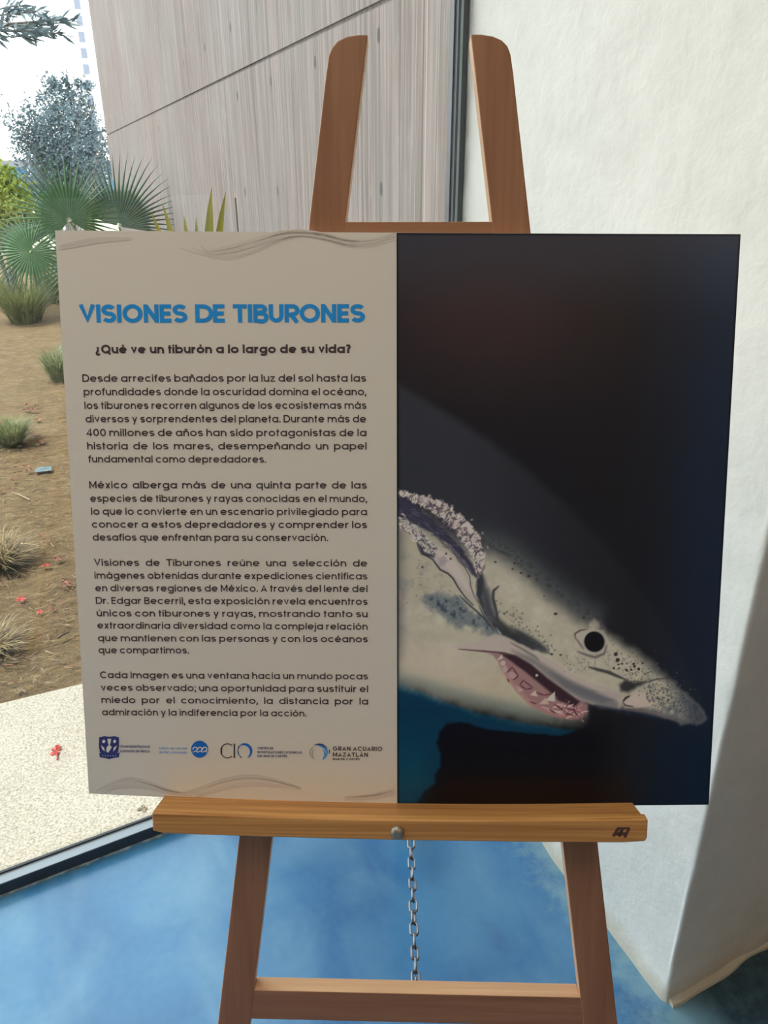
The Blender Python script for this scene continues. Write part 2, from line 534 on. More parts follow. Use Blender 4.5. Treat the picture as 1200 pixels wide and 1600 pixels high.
# exterior concrete wall continuing the white wall's line out into the garden
def ext_wall():
    verts, faces, fm = [], [], []
    def quadbox(lo, hi, mi=0):
        b = len(verts)
        x0, y0, z0 = lo; x1, y1, z1 = hi
        for z in (z0, z1):
            verts.extend([(x0, y0, z), (x1, y0, z), (x1, y1, z), (x0, y1, z)])
        for f in ((3, 2, 1, 0), (4, 5, 6, 7), (0, 1, 5, 4), (1, 2, 6, 5), (2, 3, 7, 6), (3, 0, 4, 7)):
            faces.append(tuple(b + k for k in f)); fm.append(mi)
    quadbox((0.8985, 1.62, -0.2), (1.3, 10.60, 1.888))
    quadbox((0.9025, 1.62, 1.888), (1.3, 10.595, 1.899))           # recessed pour joint
    quadbox((0.8955, 1.62, 1.899), (1.3, 10.60, 6.5))
    # tie holes left by the formwork
    for px, py in [(360, 43), (320, 75), (287, 98), (370, 150), (491, 97), (422, 127), (590, 55), (594, 295), (433, 298), (247, 200), (382, 300), (228, 212), (530, 205)]:
        P = at_x(px, py, 0.8955)
        X = 0.8950 if P[2] > 1.9 else 0.8980
        b = len(verts)
        n = 10
        for k in range(n):
            a = 2 * math.pi * k / n
            verts.append((X, P[1] + 0.010 * math.cos(a), P[2] + 0.019 * math.sin(a)))
        faces.append(tuple(b + k for k in range(n))); fm.append(1)
    # pale mineral runs down the concrete
    for px, wd in ((664, 0.006), (683, 0.0035), (648, 0.0025), (560, 0.0025)):
        y0 = float(at_x(px, 150, 0.8955)[1])
        for (z0, z1, X) in ((0.0, 1.888, 0.8982), (1.899, 3.6, 0.8952)):
            zs_ = np.linspace(z0, z1, 30)
            for k in range(len(zs_)):
                c_ = y0 + 0.004 * mnoise.noise(Vector((px, zs_[k] * 5, 0)))
                w_ = wd * (0.55 + 0.5 * mnoise.noise(Vector((px, zs_[k] * 9, 7))))
                verts.append((X, c_ - w_ / 2, zs_[k])); verts.append((X, c_ + w_ / 2, zs_[k]))
                if k:
                    q = len(verts)
                    faces.append((q - 4, q - 2, q - 1, q - 3)); fm.append(2)
    o = mesh_obj('wall_outside', verts, faces, None, mats=[M_CONC, plain('tie_hole_grey', (0.05, 0.045, 0.045), 0.9), plain('pale_lime_run', (0.34, 0.32, 0.28), 0.9)], fmat=fm)
    return struct(o)
ext_wall()
# outside paving and earth
EDGE = lambda x: 2.247 + 0.03 * (x + 0.1)
bm = bmesh.new()
prism_bm(bm, [(-6, WIN(-6) + 0.043, -0.15), (0.89, WIN(0.89) + 0.043, -0.15), (0.89, EDGE(0.89), -0.15), (-6, EDGE(-6), -0.15)], (0, 0, 0.15))
struct(bm_obj('paving', bm, M_TERR))
def earth():
    nx, ny = 150, 230
    xs = np.linspace(-5.5, 0.88, nx)
    ys = 2.2 + np.linspace(0, 1, ny) ** 1.6 * 16
    verts = []
    for y in ys:
        for x in xs:
            p = Vector((x, y, 0))
            k = min(1, max(0, (y - EDGE(x)) / 0.25))
            z = -0.022 + k * (0.02 * mnoise.noise(p * 2.0) + 0.013 * mnoise.noise(p * 7) + 0.006 * mnoise.noise(p * 22))
            verts.append((x, y, z))
    faces = [(j * nx + i, j * nx + i + 1, (j + 1) * nx + i + 1, (j + 1) * nx + i) for j in range(ny - 1) for i in range(nx - 1)]
    struct(mesh_obj('ground', verts, faces, M_SOIL, smooth=True))
    far = mesh_obj('far_ground', [(-140, 18, -0.03), (60, 18, -0.03), (60, 320, -0.03), (-140, 320, -0.03)], [(0, 1, 2, 3)],
                   plain('pale_far_ground', (0.34, 0.30, 0.22), 0.95, var=0.3, scale=0.6))
    struct(far)
earth()

# ------------------------------------------------------------------ board plane and easel frame
S = np.array([0.913691977, -0.406405189, -0.001339290])
T = np.array([0.114509582, 0.254279059, 0.960327921])
N = np.array([-0.389941696, -0.877597278, 0.278870025])
B0 = np.array([0.28323578, 0.64950451, 0.80483158])           # bottom centre of the board's printed face
MB = Matrix(((S[0], T[0], N[0], B0[0]), (S[1], T[1], N[1], B0[1]), (S[2], T[2], N[2], B0[2]), (0, 0, 0, 1)))
def W(a, b, c):
    return B0 + S * a + T * b + N * c
def loc(px, py, off=0.0):
    d = ray(px, py)
    k = ((B0 + N * off - CP) @ N) / (d @ N)
    P = CP + k * d - B0
    return float(P @ S), float(P @ T)

FF, FB = -0.011, -0.034        # front and back of the easel's front frame
easel_base = W(0.02, -0.834, -0.02); easel_base[2] = 0.0
easel = empty('display_easel', (0, 0, 0), 'brown wooden A-frame easel with a pine shelf holding the shark panel', 'easel')
easel.location = tuple(easel_base)
EI = Matrix.Translation(-Vector(easel_base))
def eas(o, frame=True):
    """parent to the easel; frame=True: mesh is in board-plane axes"""
    o.parent = easel
    o.matrix_local = (EI @ MB) if frame else EI
    return o

def edge_mat(o, m):
    """edge faces get a paler wood: bright light on them painted into the colour"""
    o.data.materials.append(m)
    for p in o.data.polygons:
        if abs(p.normal.z) < 0.5:
            p.material_index = 1
    return o

def upright(outer_top, outer_bot, arc, inner_bot):
    (x0, t0), (x1, t1) = outer_top, outer_bot
    tb = -0.834
    def ext(a, b):
        k = (tb - a[1]) / (b[1] - a[1])
        return (a[0] + (b[0] - a[0]) * k, tb)
    ob = ext(outer_top, outer_bot)
    ib = ext(arc[0], inner_bot)
    poly = [ib] + arc + [outer_top, ob]
    bm = bmesh.new()
    prism_bm(bm, [(x, t, FF) for x, t in poly], (0, 0, FB - FF))
    # foot cut level with the floor
    for v in bm.verts:
        if abs(v.co.y - tb) < 1e-6:
            w = W(*v.co)
            v.co.y -= w[2] / T[2]
    bevel_bm(bm, 0.0016, 2)
    return eas(edge_mat(bm_obj('upright', bm, M_WOODV), M_EDGEV))
la = [loc(*p, FF) for p in [(575, 54), (558, 54), (541, 57), (527, 64), (518, 75), (513, 88), (511, 103)]]
upright(loc(509, 116, FF), loc(340, 1600, FF), la, loc(398, 1535, FF))
ra = [loc(*p, FF) for p in [(735, 53), (752, 53), (770, 56), (784, 62), (793, 71), (798, 84), (800, 98)]]
upright(loc(802, 112, FF), loc(965, 1600, FF), ra, loc(905, 1545, FF))

def rail(name, tl, tr, t0, t1, mat):
    """horizontal rail fitted between the uprights' inner edges"""
    li0, li1 = la[0], loc(398, 1535, FF)
    ri0, ri1 = ra[0], loc(905, 1545, FF)
    X = lambda a, b, t: a[0] + (b[0] - a[0]) * (t - a[1]) / (b[1] - a[1])
    pl = [(X(li0, li1, tl - t1) - 0.0005, tl - t1), (X(ri0, ri1, tr - t1) + 0.0005, tr - t1), (X(ri0, ri1, tr) + 0.0005, tr), (X(li0, li1, tl) - 0.0005, tl)]
    bm = bmesh.new()
    prism_bm(bm, [(x, t, FF - 0.0006) for x, t in pl], (0, 0, t0))
    bevel_bm(bm, 0.0012, 2)
    return eas(edge_mat(bm_obj(name, bm, mat), M_EDGEH))
rail('top_rail', 0.6735, 0.6735, -0.022, 0.045, M_WOODH)
rail('lower_rail', -0.2685, -0.2705, -0.024, 0.041, M_WOODH)

# shelf: ledge with a front lip, very slightly bowed
def q3(a, b, c):
    f = np.polyfit([-0.28, 0.005, 0.29], [a, b, c], 2)
    return lambda s: float(np.polyval(f, s))
t_back = q3(-0.0005, -0.0065, -0.0015)
t_lip = q3(0.0046, 0.0000, 0.0048)
t_low = q3(-0.0208, -0.0252, -0.0241)
def shelf():
    verts, faces = [], []
    ss = np.linspace(-0.279, 0.2865, 40)
    for s_ in ss:
        n_end = 0.0345
        verts += [(s_, t_back(s_), -0.0105), (s_, t_lip(s_) - 0.001, n_end), (s_, t_low(s_) + 0.004, n_end), (s_, t_low(s_) + 0.004, -0.0105)]
    m = len(ss)
    for i in range(m - 1):
        for k in range(4):
            k2 = (k + 1) % 4
            faces.append((i * 4 + k, (i + 1) * 4 + k, (i + 1) * 4 + k2, i * 4 + k2))
    faces.append((3, 2, 1, 0)); faces.append(tuple((m - 1) * 4 + k for k in range(4)))
    o = eas(mesh_obj('shelf', verts, faces, M_PINE))
    # lip, with rounded lower corners
    bm = bmesh.new()
    ss = np.linspace(-0.2795, 0.2905, 44)
    top = [(s_, t_lip(s_)) for s_ in ss]
    low = [(s_, t_low(s_)) for s_ in ss]
    r = 0.006
    low[-1] = (low[-1][0], low[-1][1] + r); low[-2] = (ss[-1] - r * 0.35, low[-2][1] + r * 0.3)
    low[0] = (low[0][0], low[0][1] + r * 0.5)
    prism_bm(bm, [(a, b, 0.0345) for a, b in low + top[::-1]], (0, 0, 0.0130))
    bevel_bm(bm, 0.0018, 3)
    lip = bm_obj('lip', bm, M_PINE, o)
    # bolt head
    verts, faces = [], []
    cx, cy, R = 0.0045, -0.0150, 0.0083
    n, mm = 24, 8
    for j in range(mm):
        a = j / mm * math.pi / 2
        for k in range(n):
            b = 2 * math.pi * k / n
            verts.append((cx + R * math.cos(a) * math.cos(b), cy + R * math.cos(a) * math.sin(b), 0.0475 + R * 0.72 * math.sin(a)))
    verts.append((cx, cy, 0.0475 + R * 0.72))
    for j in range(mm - 1):
        for k in range(n):
            k2 = (k + 1) % n
            faces.append((j * n + k, j * n + k2, (j + 1) * n + k2, (j + 1) * n + k))
    for k in range(n):
        faces.append(((mm - 1) * n + k, (mm - 1) * n + (k + 1) % n, mm * n))
    k_ = mesh_obj('bolt_head', verts, faces, M_BOLT, o, smooth=True)
    k_['label'] = 'dull grey domed bolt head'
    # dark stamp burnt into the lip's right end
    NFS = 0.0477
    verts, faces = [], []
    def bar(p, q, w):
        a, b = np.array(loc(*p, NFS)), np.array(loc(*q, NFS))
        d = (b - a) / np.linalg.norm(b - a); nn = np.array([-d[1], d[0]]) * w / 2
        i = len(verts)
        for v in (a - nn, b - nn, b + nn, a + nn):
            verts.append((v[0], v[1], NFS))
        faces.append((i, i + 1, i + 2, i + 3))
    bar((958, 1307), (967, 1293), 0.0035); bar((965, 1294), (984, 1294), 0.0022); bar((967, 1307), (973, 1294), 0.0040)
    bar((976, 1309), (983, 1294), 0.0030); bar((962, 1303), (978, 1303), 0.0040)
    mesh_obj('stamp', verts, faces, M_BURN, o)
    return o
shelf()

# rear leg, hinged under the top rail, foot half a metre behind
H0 = np.array([0.02 * S[0], 0.02 * S[1], 0]) + W(0, 0.652, FB - 0.012)
nh = np.array([-N[0], -N[1], 0]); nh /= np.linalg.norm(nh)
sh = np.array([S[0], S[1], 0]); sh /= np.linalg.norm(sh)
F0 = H0 * np.array([1, 1, 0]) + nh * 0.515
F0[2] = 0.0
def rear_leg():
    d = (F0 - H0); L = np.linalg.norm(d); d /= L
    m = np.cross(sh, d)
    bm = bmesh.new()
    w, th = 0.021, 0.011
    top = [H0 + sh * a * w + m * b * th for a, b in ((-1, -1), (1, -1), (1, 1), (-1, 1))]
    bot = []
    for p in top:
        k = -p[2] / d[2]
        bot.append(p + d * k)
    a = [bm.verts.new(tuple(p)) for p in top]; b = [bm.verts.new(tuple(p)) for p in bot]
    bm.faces.new(a); bm.faces.new(b[::-1])
    for i in range(4):
        bm.faces.new((a[i], b[i], b[(i + 1) % 4], a[(i + 1) % 4]))
    bevel_bm(bm, 0.0015)
    return eas(bm_obj('rear_leg', bm, M_WOODV), False)
rear_leg()
def hinge():
    verts, faces = [], []
    c = H0 + np.array([0, 0, 0.010])
    tube(verts, faces, [c - sh * 0.022 - nh * 0.008, c + sh * 0.022 - nh * 0.008], 0.004, 10)
    b = len(verts)
    for a_, z_ in ((-0.02, 0), (0.02, 0), (0.02, -0.04), (-0.02, -0.04)):
        p = c + sh * a_ + np.array([0, 0, z_]) - nh * 0.006
        verts.append(Vector(p))
    faces.append((b, b + 1, b + 2, b + 3))
    eas(mesh_obj('hinge', verts, faces, M_STEEL), False)
hinge()

# chain between the lower rail and the rear leg
def chain():
    A = W(*loc(650, 1540, FB), FB - 0.001)
    kk = 0.60
    C1 = H0 + (F0 - H0) * ((H0[2] - 0.585) / H0[2])
    C1 = C1 - nh * 0.010
    A, C1 = Vector(A), Vector(C1)
    L = (C1 - A).length
    pitch = 0.0186
    n = int(L / pitch) + 1
    ch = bpy.data.objects.new('chain', None); COL.objects.link(ch)
    eas(ch, False)
    ch['label'] = 'galvanised steel chain'
    # one link: stadium, long axis X, plane XY
    pts = []
    hl, hw, wr = 0.0080, 0.0050, 0.0019
    for k in range(9):
        a = -math.pi / 2 + math.pi * k / 8
        pts.append(Vector((hl - 0.0030 + hw * math.cos(a), hw * math.sin(a), 0)))
    for k in range(9):
        a = math.pi / 2 + math.pi * k / 8
        pts.append(Vector((-hl + 0.0030 + hw * math.cos(a), hw * math.sin(a), 0)))
    verts, faces = [], []
    seg = 8; m = len(pts)
    for i, p in enumerate(pts):
        t_ = (pts[(i + 1) % m] - pts[i - 1]).normalized()
        u = Vector((0, 0, 1)); b = t_.cross(u)
        for k in range(seg):
            a = 2 * math.pi * k / seg
            verts.append(p + (u * math.cos(a) + b * math.sin(a)) * wr)
    for i in range(m):
        i2 = (i + 1) % m
        for k in range(seg):
            k2 = (k + 1) % seg
            faces.append((i * seg + k, i * seg + k2, i2 * seg + k2, i2 * seg + k))
    first = None
    for i in range(n):
        u = (i + 0.5) / n
        sag = 0.018
        P = A.lerp(C1, u) - Vector((0, 0, 1)) * sag * 4 * u * (1 - u)
        P2 = A.lerp(C1, u + 0.01) - Vector((0, 0, 1)) * sag * 4 * (u + 0.01) * (1 - u - 0.01)
        d = (P2 - P).normalized()
        side = Vector(sh); side = (side - d * side.dot(d)).normalized()
        up = d.cross(side)
        ang = math.radians((12 if i % 2 == 0 else 80) + 30 * u * 0 + (18 * math.sin(i * 0.9)))
        y = side * math.cos(ang) + up * math.sin(ang)
        z = d.cross(y)
        if first is None:
            lk = mesh_obj('link', verts, faces, M_STEEL, ch, smooth=True); first = lk
        else:
            lk = first.copy(); COL.objects.link(lk); lk.parent = ch
        lk.matrix_local = Matrix(((d.x, y.x, z.x, P.x), (d.y, y.y, z.y, P.y), (d.z, y.z, z.z, P.z), (0, 0, 0, 1)))
    for (p, dd) in ((A, (C1 - A).normalized()), (C1, (A - C1).normalized())):
        v2, f2 = [], []
        R = 0.006
        c = p + dd * 0.004
        e1 = dd; e2 = Vector(sh).cross(dd).normalized()
        tube(v2, f2, [c + (e1 * math.cos(a) + e2 * math.sin(a)) * R for a in np.linspace(0, 2 * math.pi, 15)], 0.0015, 6)
        tube(v2, f2, [c - dd * R, c - dd * 0.016], 0.0016, 6)
        mesh_obj('screw_eye', v2, f2, M_STEEL, ch, smooth=True)
chain()

# ------------------------------------------------------------------ the exhibit panel
REF = lin((160, 149, 130)); ALB = np.array([0.80, 0.785, 0.735])
def art(c):
    return np.clip(lin(c) / REF * ALB, 0.003, 0.9)

def print_mat(name, c, rough=0.42):
    return plain(name, tuple(c), rough, 0, 0.4)
M_PAPER = print_mat('off_white_print', ALB)
M_EDGE = plain('white_foam_edge', (0.82, 0.82, 0.78), 0.7)
M_BLUE = print_mat('blue_lettering', art((20, 100, 158)))
M_INK = print_mat('charcoal_lettering', art((48, 38, 38)))
M_NAVY = print_mat('navy_print', art((40, 42, 80)))
M_MIDBLUE = print_mat('mid_blue_print', art((20, 74, 128)))
M_STEELBLUE = print_mat('steel_blue_print', art((56, 104, 146)))
M_PALEPRINT = print_mat('pale_print', art((186, 178, 160)))
M_GREYPRINT = print_mat('grey_tan_print', art((128, 116, 98)))
M_WAVE = print_mat('pale_mauve_wave_print', art((149, 137, 120)))
M_WAVE2 = print_mat('paler_mauve_wave_print', art((153, 141, 123)))

panel_base = W(0, -0.003, -0.005)
panel = empty('exhibit_panel', tuple(panel_base), 'large square panel with Spanish text and a shark photograph standing on the easel shelf', 'display panel')
PI_ = Matrix.Translation(-Vector(panel_base)) @ MB
def pan(o):
    o.parent = panel
    o.matrix_local = PI_
    return o

TL, TR, BRc, BLc = loc(86, 360), loc(1157, 366), loc(1107, 1257), loc(139, 1240)
BM_, TM_ = loc(620, 1256), loc(619, 363.5)
def bquad(u, v):
    """u 0..1 left-right, v 0..1 bottom-top, on the panel's face (bottom very slightly bowed)"""
    def q(a, m, b):
        return a * (1 - u) * (1 - 2 * u) + m * 4 * u * (1 - u) + b * u * (2 * u - 1)
    sx_ = [q(BLc[i], BM_[i], BRc[i]) for i in (0, 1)]
    tx_ = [q(TL[i], TM_[i], TR[i]) for i in (0, 1)]
    return [sx_[i] * (1 - v) + tx_[i] * v for i in (0, 1)]
def panel_body():
    verts, faces = [], []
    m = 40
    us = np.linspace(0, 1, m)
    for c in (0.0, -0.010):
        for u in us:
            for v in (0, 1):
                a = bquad(u, v); verts.append((a[0], a[1], c))
    k = 2 * m
    fm = []
    for i in range(m - 1):
        a, b = 2 * i, 2 * i + 2
        faces += [(a, b, b + 1, a + 1), (k + a + 1, k + b + 1, k + b, k + a), (a, k + a, k + b, b), (a + 1, b + 1, k + b + 1, k + a + 1)]
        fm += [0, 1, 1, 1]
    faces += [(0, 1, k + 1, k), (k - 1, k - 2, 2 * k - 2, 2 * k - 1)]; fm += [1, 1]
    pan(mesh_obj('board', verts, faces, None, mats=[M_PAPER, M_EDGE], fmat=fm))
panel_body()

# ---- stroke lettering
XH, CAPH, DSC = 0.745, 1.0, -0.30
def ell(cx, cy, rx, ry, a0, a1, n=None):
    n = n or max(4, int(abs(a1 - a0) / 14))
    return [(cx + rx * math.cos(math.radians(a)), cy + ry * math.sin(math.radians(a))) for a in np.linspace(a0, a1, n + 1)]
def s_curve(w, wd, H):
    h = w / 2; ry = (H - w) / 4; rx = (wd - w) / 2; cx = wd / 2
    return ell(cx, H - h - ry, rx, ry, 28, 270, 14) + ell(cx, h + ry, rx, ry, 90, -152, 14)[1:]
def glyph(ch, w):
    """strokes (list of polylines) and advance for a geometric sans letter; cap height 1"""
    h = w / 2; X = XH; C = CAPH
    bw = 0.80 + w * 0.25
    rx, ry, cx, cy = (bw - w) / 2, (X - w) / 2, bw / 2, X / 2
    bowl = ell(cx, cy, rx, ry, 0, 360, 28)
    aw = 0.64 + w * 0.45
    arx = (aw - w) / 2
    ary = min(arx * 1.1, X - w - 0.1)
    def arch(x0, top):
        return ell(x0 + arx, top - h - ary, arx, ary, 180, 0, 14)
    acute = lambda x, y: [[(x - 0.05, y + 0.09), (x + 0.09, y + 0.25)]]
    base = {'á': 'a', 'é': 'e', 'í': 'ı', 'ó': 'o', 'ú': 'u', 'Á': 'A', 'É': 'E', 'Ó': 'O'}
    if ch in base:
        st, adv = glyph(base[ch], w)
        y = C if ch.isupper() else X
        return st + acute(adv / 2, y - 0.02), adv
    if ch == 'ñ':
        st, adv = glyph('n', w)
        return st + [[(adv / 2 - 0.17, X + 0.09), (adv / 2 - 0.08, X + 0.17), (adv / 2 + 0.06, X + 0.10), (adv / 2 + 0.16, X + 0.18)]], adv
    if ch == 'a': return [bowl, [(bw - h, 0), (bw - h, X)]], bw
    if ch == 'o': return [bowl], bw
    if ch == 'd': return [bowl, [(bw - h, 0), (bw - h, C)]], bw
    if ch == 'b': return [bowl, [(h, 0), (h, C)]], bw
    if ch == 'p': return [bowl, [(h, DSC), (h, X)]], bw
    if ch == 'q': return [bowl, [(bw - h, DSC), (bw - h, X)]], bw
    if ch == 'g': return [bowl, [(bw - h, X)] + [(bw - h, DSC + 0.28)] + ell(cx, DSC + 0.26, rx, 0.26 - h, 0, -150, 10)], bw
    if ch == 'c': return [ell(cx, cy, rx, ry, 42, 318, 22)], bw - 0.06
    if ch == 'e': return [ell(cx, cy, rx, ry, 0, 318, 26), [(h, cy), (bw - h, cy)]], bw
    if ch == 'f': return [[(0.16, 0), (0.16, C - 0.24)] + ell(0.16 + 0.21, C - 0.24, 0.21, 0.24 - h, 180, 80, 6), [(0, X - h), (0.38, X - h)]], 0.38
    if ch == 'h': return [[(h, 0), (h, C)], arch(h, X) + [(aw - h, 0)]], aw
    if ch == 'n': return [[(h, 0), (h, X)], arch(h, X) + [(aw - h, 0)]], aw
    if ch == 'm':
        return [[(h, 0), (h, X)], arch(h, X) + [(h + 2 * arx, 0)], arch(h + 2 * arx, X) + [(h + 4 * arx, 0)]], 4 * arx + w
    if ch == 'u': return [[(h, X)] + ell(h + arx, h + ary, arx, ary, 180, 360, 14), [(aw - h, 0), (aw - h, X)]], aw
    if ch == 'r': return [[(h, 0), (h, X)], ell(h + 0.30, X - h - 0.30, 0.30, 0.30, 180, 85, 8)], 0.36 + h
    if ch == 's': return [s_curve(w, 0.60 + w * 0.3, X)], 0.60 + w * 0.3
    if ch == 't': return [[(0.17, 0), (0.17, C * 0.95)], [(0, X - h), (0.38, X - h)]], 0.38
    if ch == 'i': return [[(h, 0), (h, X)], [(h, C - 0.13 - h * 0.6), (h, C)]], w
    if ch == 'ı': return [[(h, 0), (h, X)]], w
    if ch == 'j': return [[(h, DSC + 0.02), (h, X)], [(h, C - 0.15), (h, C)], [(h, DSC + h), (-0.12, DSC + h)]], w
    if ch == 'l': return [[(h, 0), (h, C)]], w
    if ch == 'k': return [[(h, 0), (h, C)], [(h, X * 0.4), (0.55, X)], [(0.22, X * 0.5), (0.58, 0)]], 0.6
    if ch == 'v': return [[(h * 0.9, X), (0.34, h * 1.4), (0.68 - h * 0.9, X)]], 0.68
    if ch == 'y': return [[(h * 0.9, X), (0.35, 0.02)], [(0.69 - h * 0.9, X), (0.21, DSC)]], 0.69
    if ch == 'x': return [[(h, X), (0.62 - h, 0)], [(0.62 - h, X), (h, 0)]], 0.62
    if ch == 'z': return [[(0.02, X - h), (0.60 - h, X - h), (h, h), (0.62, h)]], 0.62
    if ch == 'A': return [[(h * 0.9, 0), (0.42, C - h * 1.5), (0.84 - h * 0.9, 0)], [(0.2, 0.28), (0.64, 0.28)]], 0.84
    if ch == 'B':
        r = (0.52 - h) / 2
        return [[(h, 0), (h, C)], [(h, C - h), (0.40, C - h)] + ell(0.40, C * 0.75 - h * 0.25, 0.22, C * 0.25 - h * 0.75, 90, -90, 8) + [(h, C / 2)],
                [(h, C / 2), (0.43, C / 2)] + ell(0.43, C * 0.25 + h * 0.25, 0.25, C * 0.25 - h * 0.75 + 0.5 * h, 90, -90, 8) + [(h, h)]], 0.70 + h * 0.5
    R_ = (1.02 - w) / 2
    if ch == 'C': return [ell(0.52, C / 2, R_, (C - w) / 2 + 0.01, 46, 314, 24)], 0.94
    if ch == 'D': return [[(h, h), (h, C - h)], [(0, C - h), (0.40, C - h)] + ell(0.40, C / 2, 0.45 - h * 0.3, C / 2 - h, 90, -90, 16) + [(0, h)]], 0.87
    if ch == 'E': return [[(h, 0), (h, C)], [(h, C - h), (0.60, C - h)], [(h, C / 2), (0.56, C / 2)], [(h, h), (0.60, h)]], 0.62
    if ch == 'G': return [ell(0.52, C / 2, R_, (C - w) / 2 + 0.01, 44, 352, 26), [(0.55, 0.46), (1.0, 0.46)]], 1.0
    if ch == 'I': return [[(h, 0), (h, C)]], w
    if ch == 'L': return [[(h, 0), (h, C)], [(h, h), (0.58, h)]], 0.58
    if ch == 'M': return [[(h, 0), (h, C)], [(h, C - h * .3), (0.47, 0.22), (0.94 - h, C - h * .3)], [(0.94 - h, 0), (0.94 - h, C)]], 0.94
    if ch == 'N': return [[(h, 0), (h, C)], [(h, C - h * .6), (0.78 - h, h * .6)], [(0.78 - h, 0), (0.78 - h, C)]], 0.78
    if ch == 'O': return [ell(0.53, C / 2, R_ + 0.01, (C - w) / 2 + 0.01, 0, 360, 32)], 1.06
    if ch == 'Q': return [ell(0.53, C / 2, R_ + 0.01, (C - w) / 2 + 0.01, 0, 360, 32), [(0.60, 0.26), (1.0, -0.10)]], 1.06
    if ch == 'R': return [[(h, 0), (h, C)], [(0, C - h), (0.40, C - h)] + ell(0.40, C * 0.70 - h * .3, 0.26, C * 0.30 - h * .7, 90, -90, 10) + [(h, 0.40)], [(0.36, 0.40), (0.70 - h * .5, 0)]], 0.72
    if ch == 'S': return [s_curve(w, 0.70 + w * 0.25, C)], 0.70 + w * 0.25
    if ch == 'T': return [[(0.36, 0), (0.36, C)], [(0, C - h), (0.72, C - h)]], 0.72
    if ch == 'U': return [[(h, C)] + ell(0.38, 0.38, 0.38 - h, 0.38 - h, 180, 360, 16) + [(0.76 - h, C)]], 0.76
    if ch == 'V': return [[(h * 0.9, C), (0.42, h * 1.5), (0.84 - h * 0.9, C)]], 0.84
    if ch == 'Z': return [[(0.02, C - h), (0.68 - h, C - h), (h, h), (0.70, h)]], 0.70
    if ch == '4': return [[(0.52, 0), (0.52, C), (0.06, 0.26), (0.72, 0.26)]], 0.72
    if ch == '0': return [ell(0.37, C / 2, 0.37 - h, C / 2 - h, 0, 360, 24)], 0.74
    if ch == '.': return [[(h, 0), (h, w * 1.1)]], w
    if ch == ',': return [[(h, w * 1.1), (h, 0), (h - 0.06, -0.16)]], w
    if ch == ';': return [[(h, w * 1.1), (h, 0), (h - 0.06, -0.16)], [(h, X - w * 1.1), (h, X)]], w
    if ch == '?': return [ell(0.27, C - 0.27, 0.27 - h, 0.27 - h, 170, -60, 12) + [(0.27, 0.36), (0.27, 0.25)], [(0.27, 0), (0.27, w)]], 0.54
    if ch == '¿':
        st, adv = glyph('?', w)
        return [[(adv - x, XH - y) for x, y in p] for p in st], adv
    return [], 0.3

def ribbon(verts, faces, pts, w, tf, z):
    """flat stroke along pts with mitred joints; tf maps glyph units to panel axes"""
    P = [np.array(p, float) for p in pts]
    Q = [P[0]]
    for p in P[1:]:
        if np.linalg.norm(p - Q[-1]) > 1e-5:
            Q.append(p)
    P = Q
    n = len(P)
    if n < 2:
        return
    closed = n > 6 and np.linalg.norm(P[0] - P[-1]) < 1e-4
    base = len(verts)
    for i in range(n):
        a = P[i] - P[i - 1] if i > 0 else (P[-1] - P[-2] if closed else P[1] - P[0])
        b = P[i + 1] - P[i] if i < n - 1 else (P[1] - P[0] if closed else a)
        a = a / np.linalg.norm(a); b = b / np.linalg.norm(b)
        t_ = a + b
        if np.linalg.norm(t_) < 1e-6:
            t_ = a
        t_ = t_ / np.linalg.norm(t_)
        nn = np.array([-t_[1], t_[0]])
        k = 1 / max(0.60, float(nn @ np.array([-a[1], a[0]])))
        for sg in (1, -1):
            x, y = tf(*(P[i] + nn * sg * w / 2 * k))
            verts.append((x, y, z))
    for i in range(n - 1):
        faces.append((base + 2 * i, base + 2 * i + 1, base + 2 * i + 3, base + 2 * i + 2))

ZT = 0.0004
def line_width(text, w, track, space):
    x = 0
    for ch in text:
        x += space if ch == ' ' else glyph(ch, w)[1] + track
    return x - track
def set_line(verts, faces, text, p0, p1, cap, w, track=0.13, justify=True, z=ZT):
    """lay a line of text between two points of the panel face (panel axes), cap = cap height"""
    p0, p1 = np.array(p0), np.array(p1)
    L = np.linalg.norm(p1 - p0); ex = (p1 - p0) / L; ey = np.array([-ex[1], ex[0]])
    nsp = text.count(' ')
    nat = line_width(text, w, track, 0.0)
    sc = cap
    if justify and nsp:
        kx = 1.10
        space = (L / sc - nat * kx) / nsp / kx
        if space < 0.30:
            kx = (L / sc) / (nat + 0.30 * nsp); space = 0.30
    else:
        space = 0.36
        kx = (L / sc) / (nat + space * nsp)
    x = 0.0
    for ch in text:
        if ch == ' ':
            x += space * kx
            continue
        st, adv = glyph(ch, w)
        def tf(a, b, x=x):
            v = p0 + ex * (x + a * kx) * sc + ey * b * sc
            return v[0], v[1]
        for k_, s_ in enumerate(st):
            ribbon(verts, faces, s_, w, tf, z + 3e-5 * k_)
        x += (adv + track) * kx

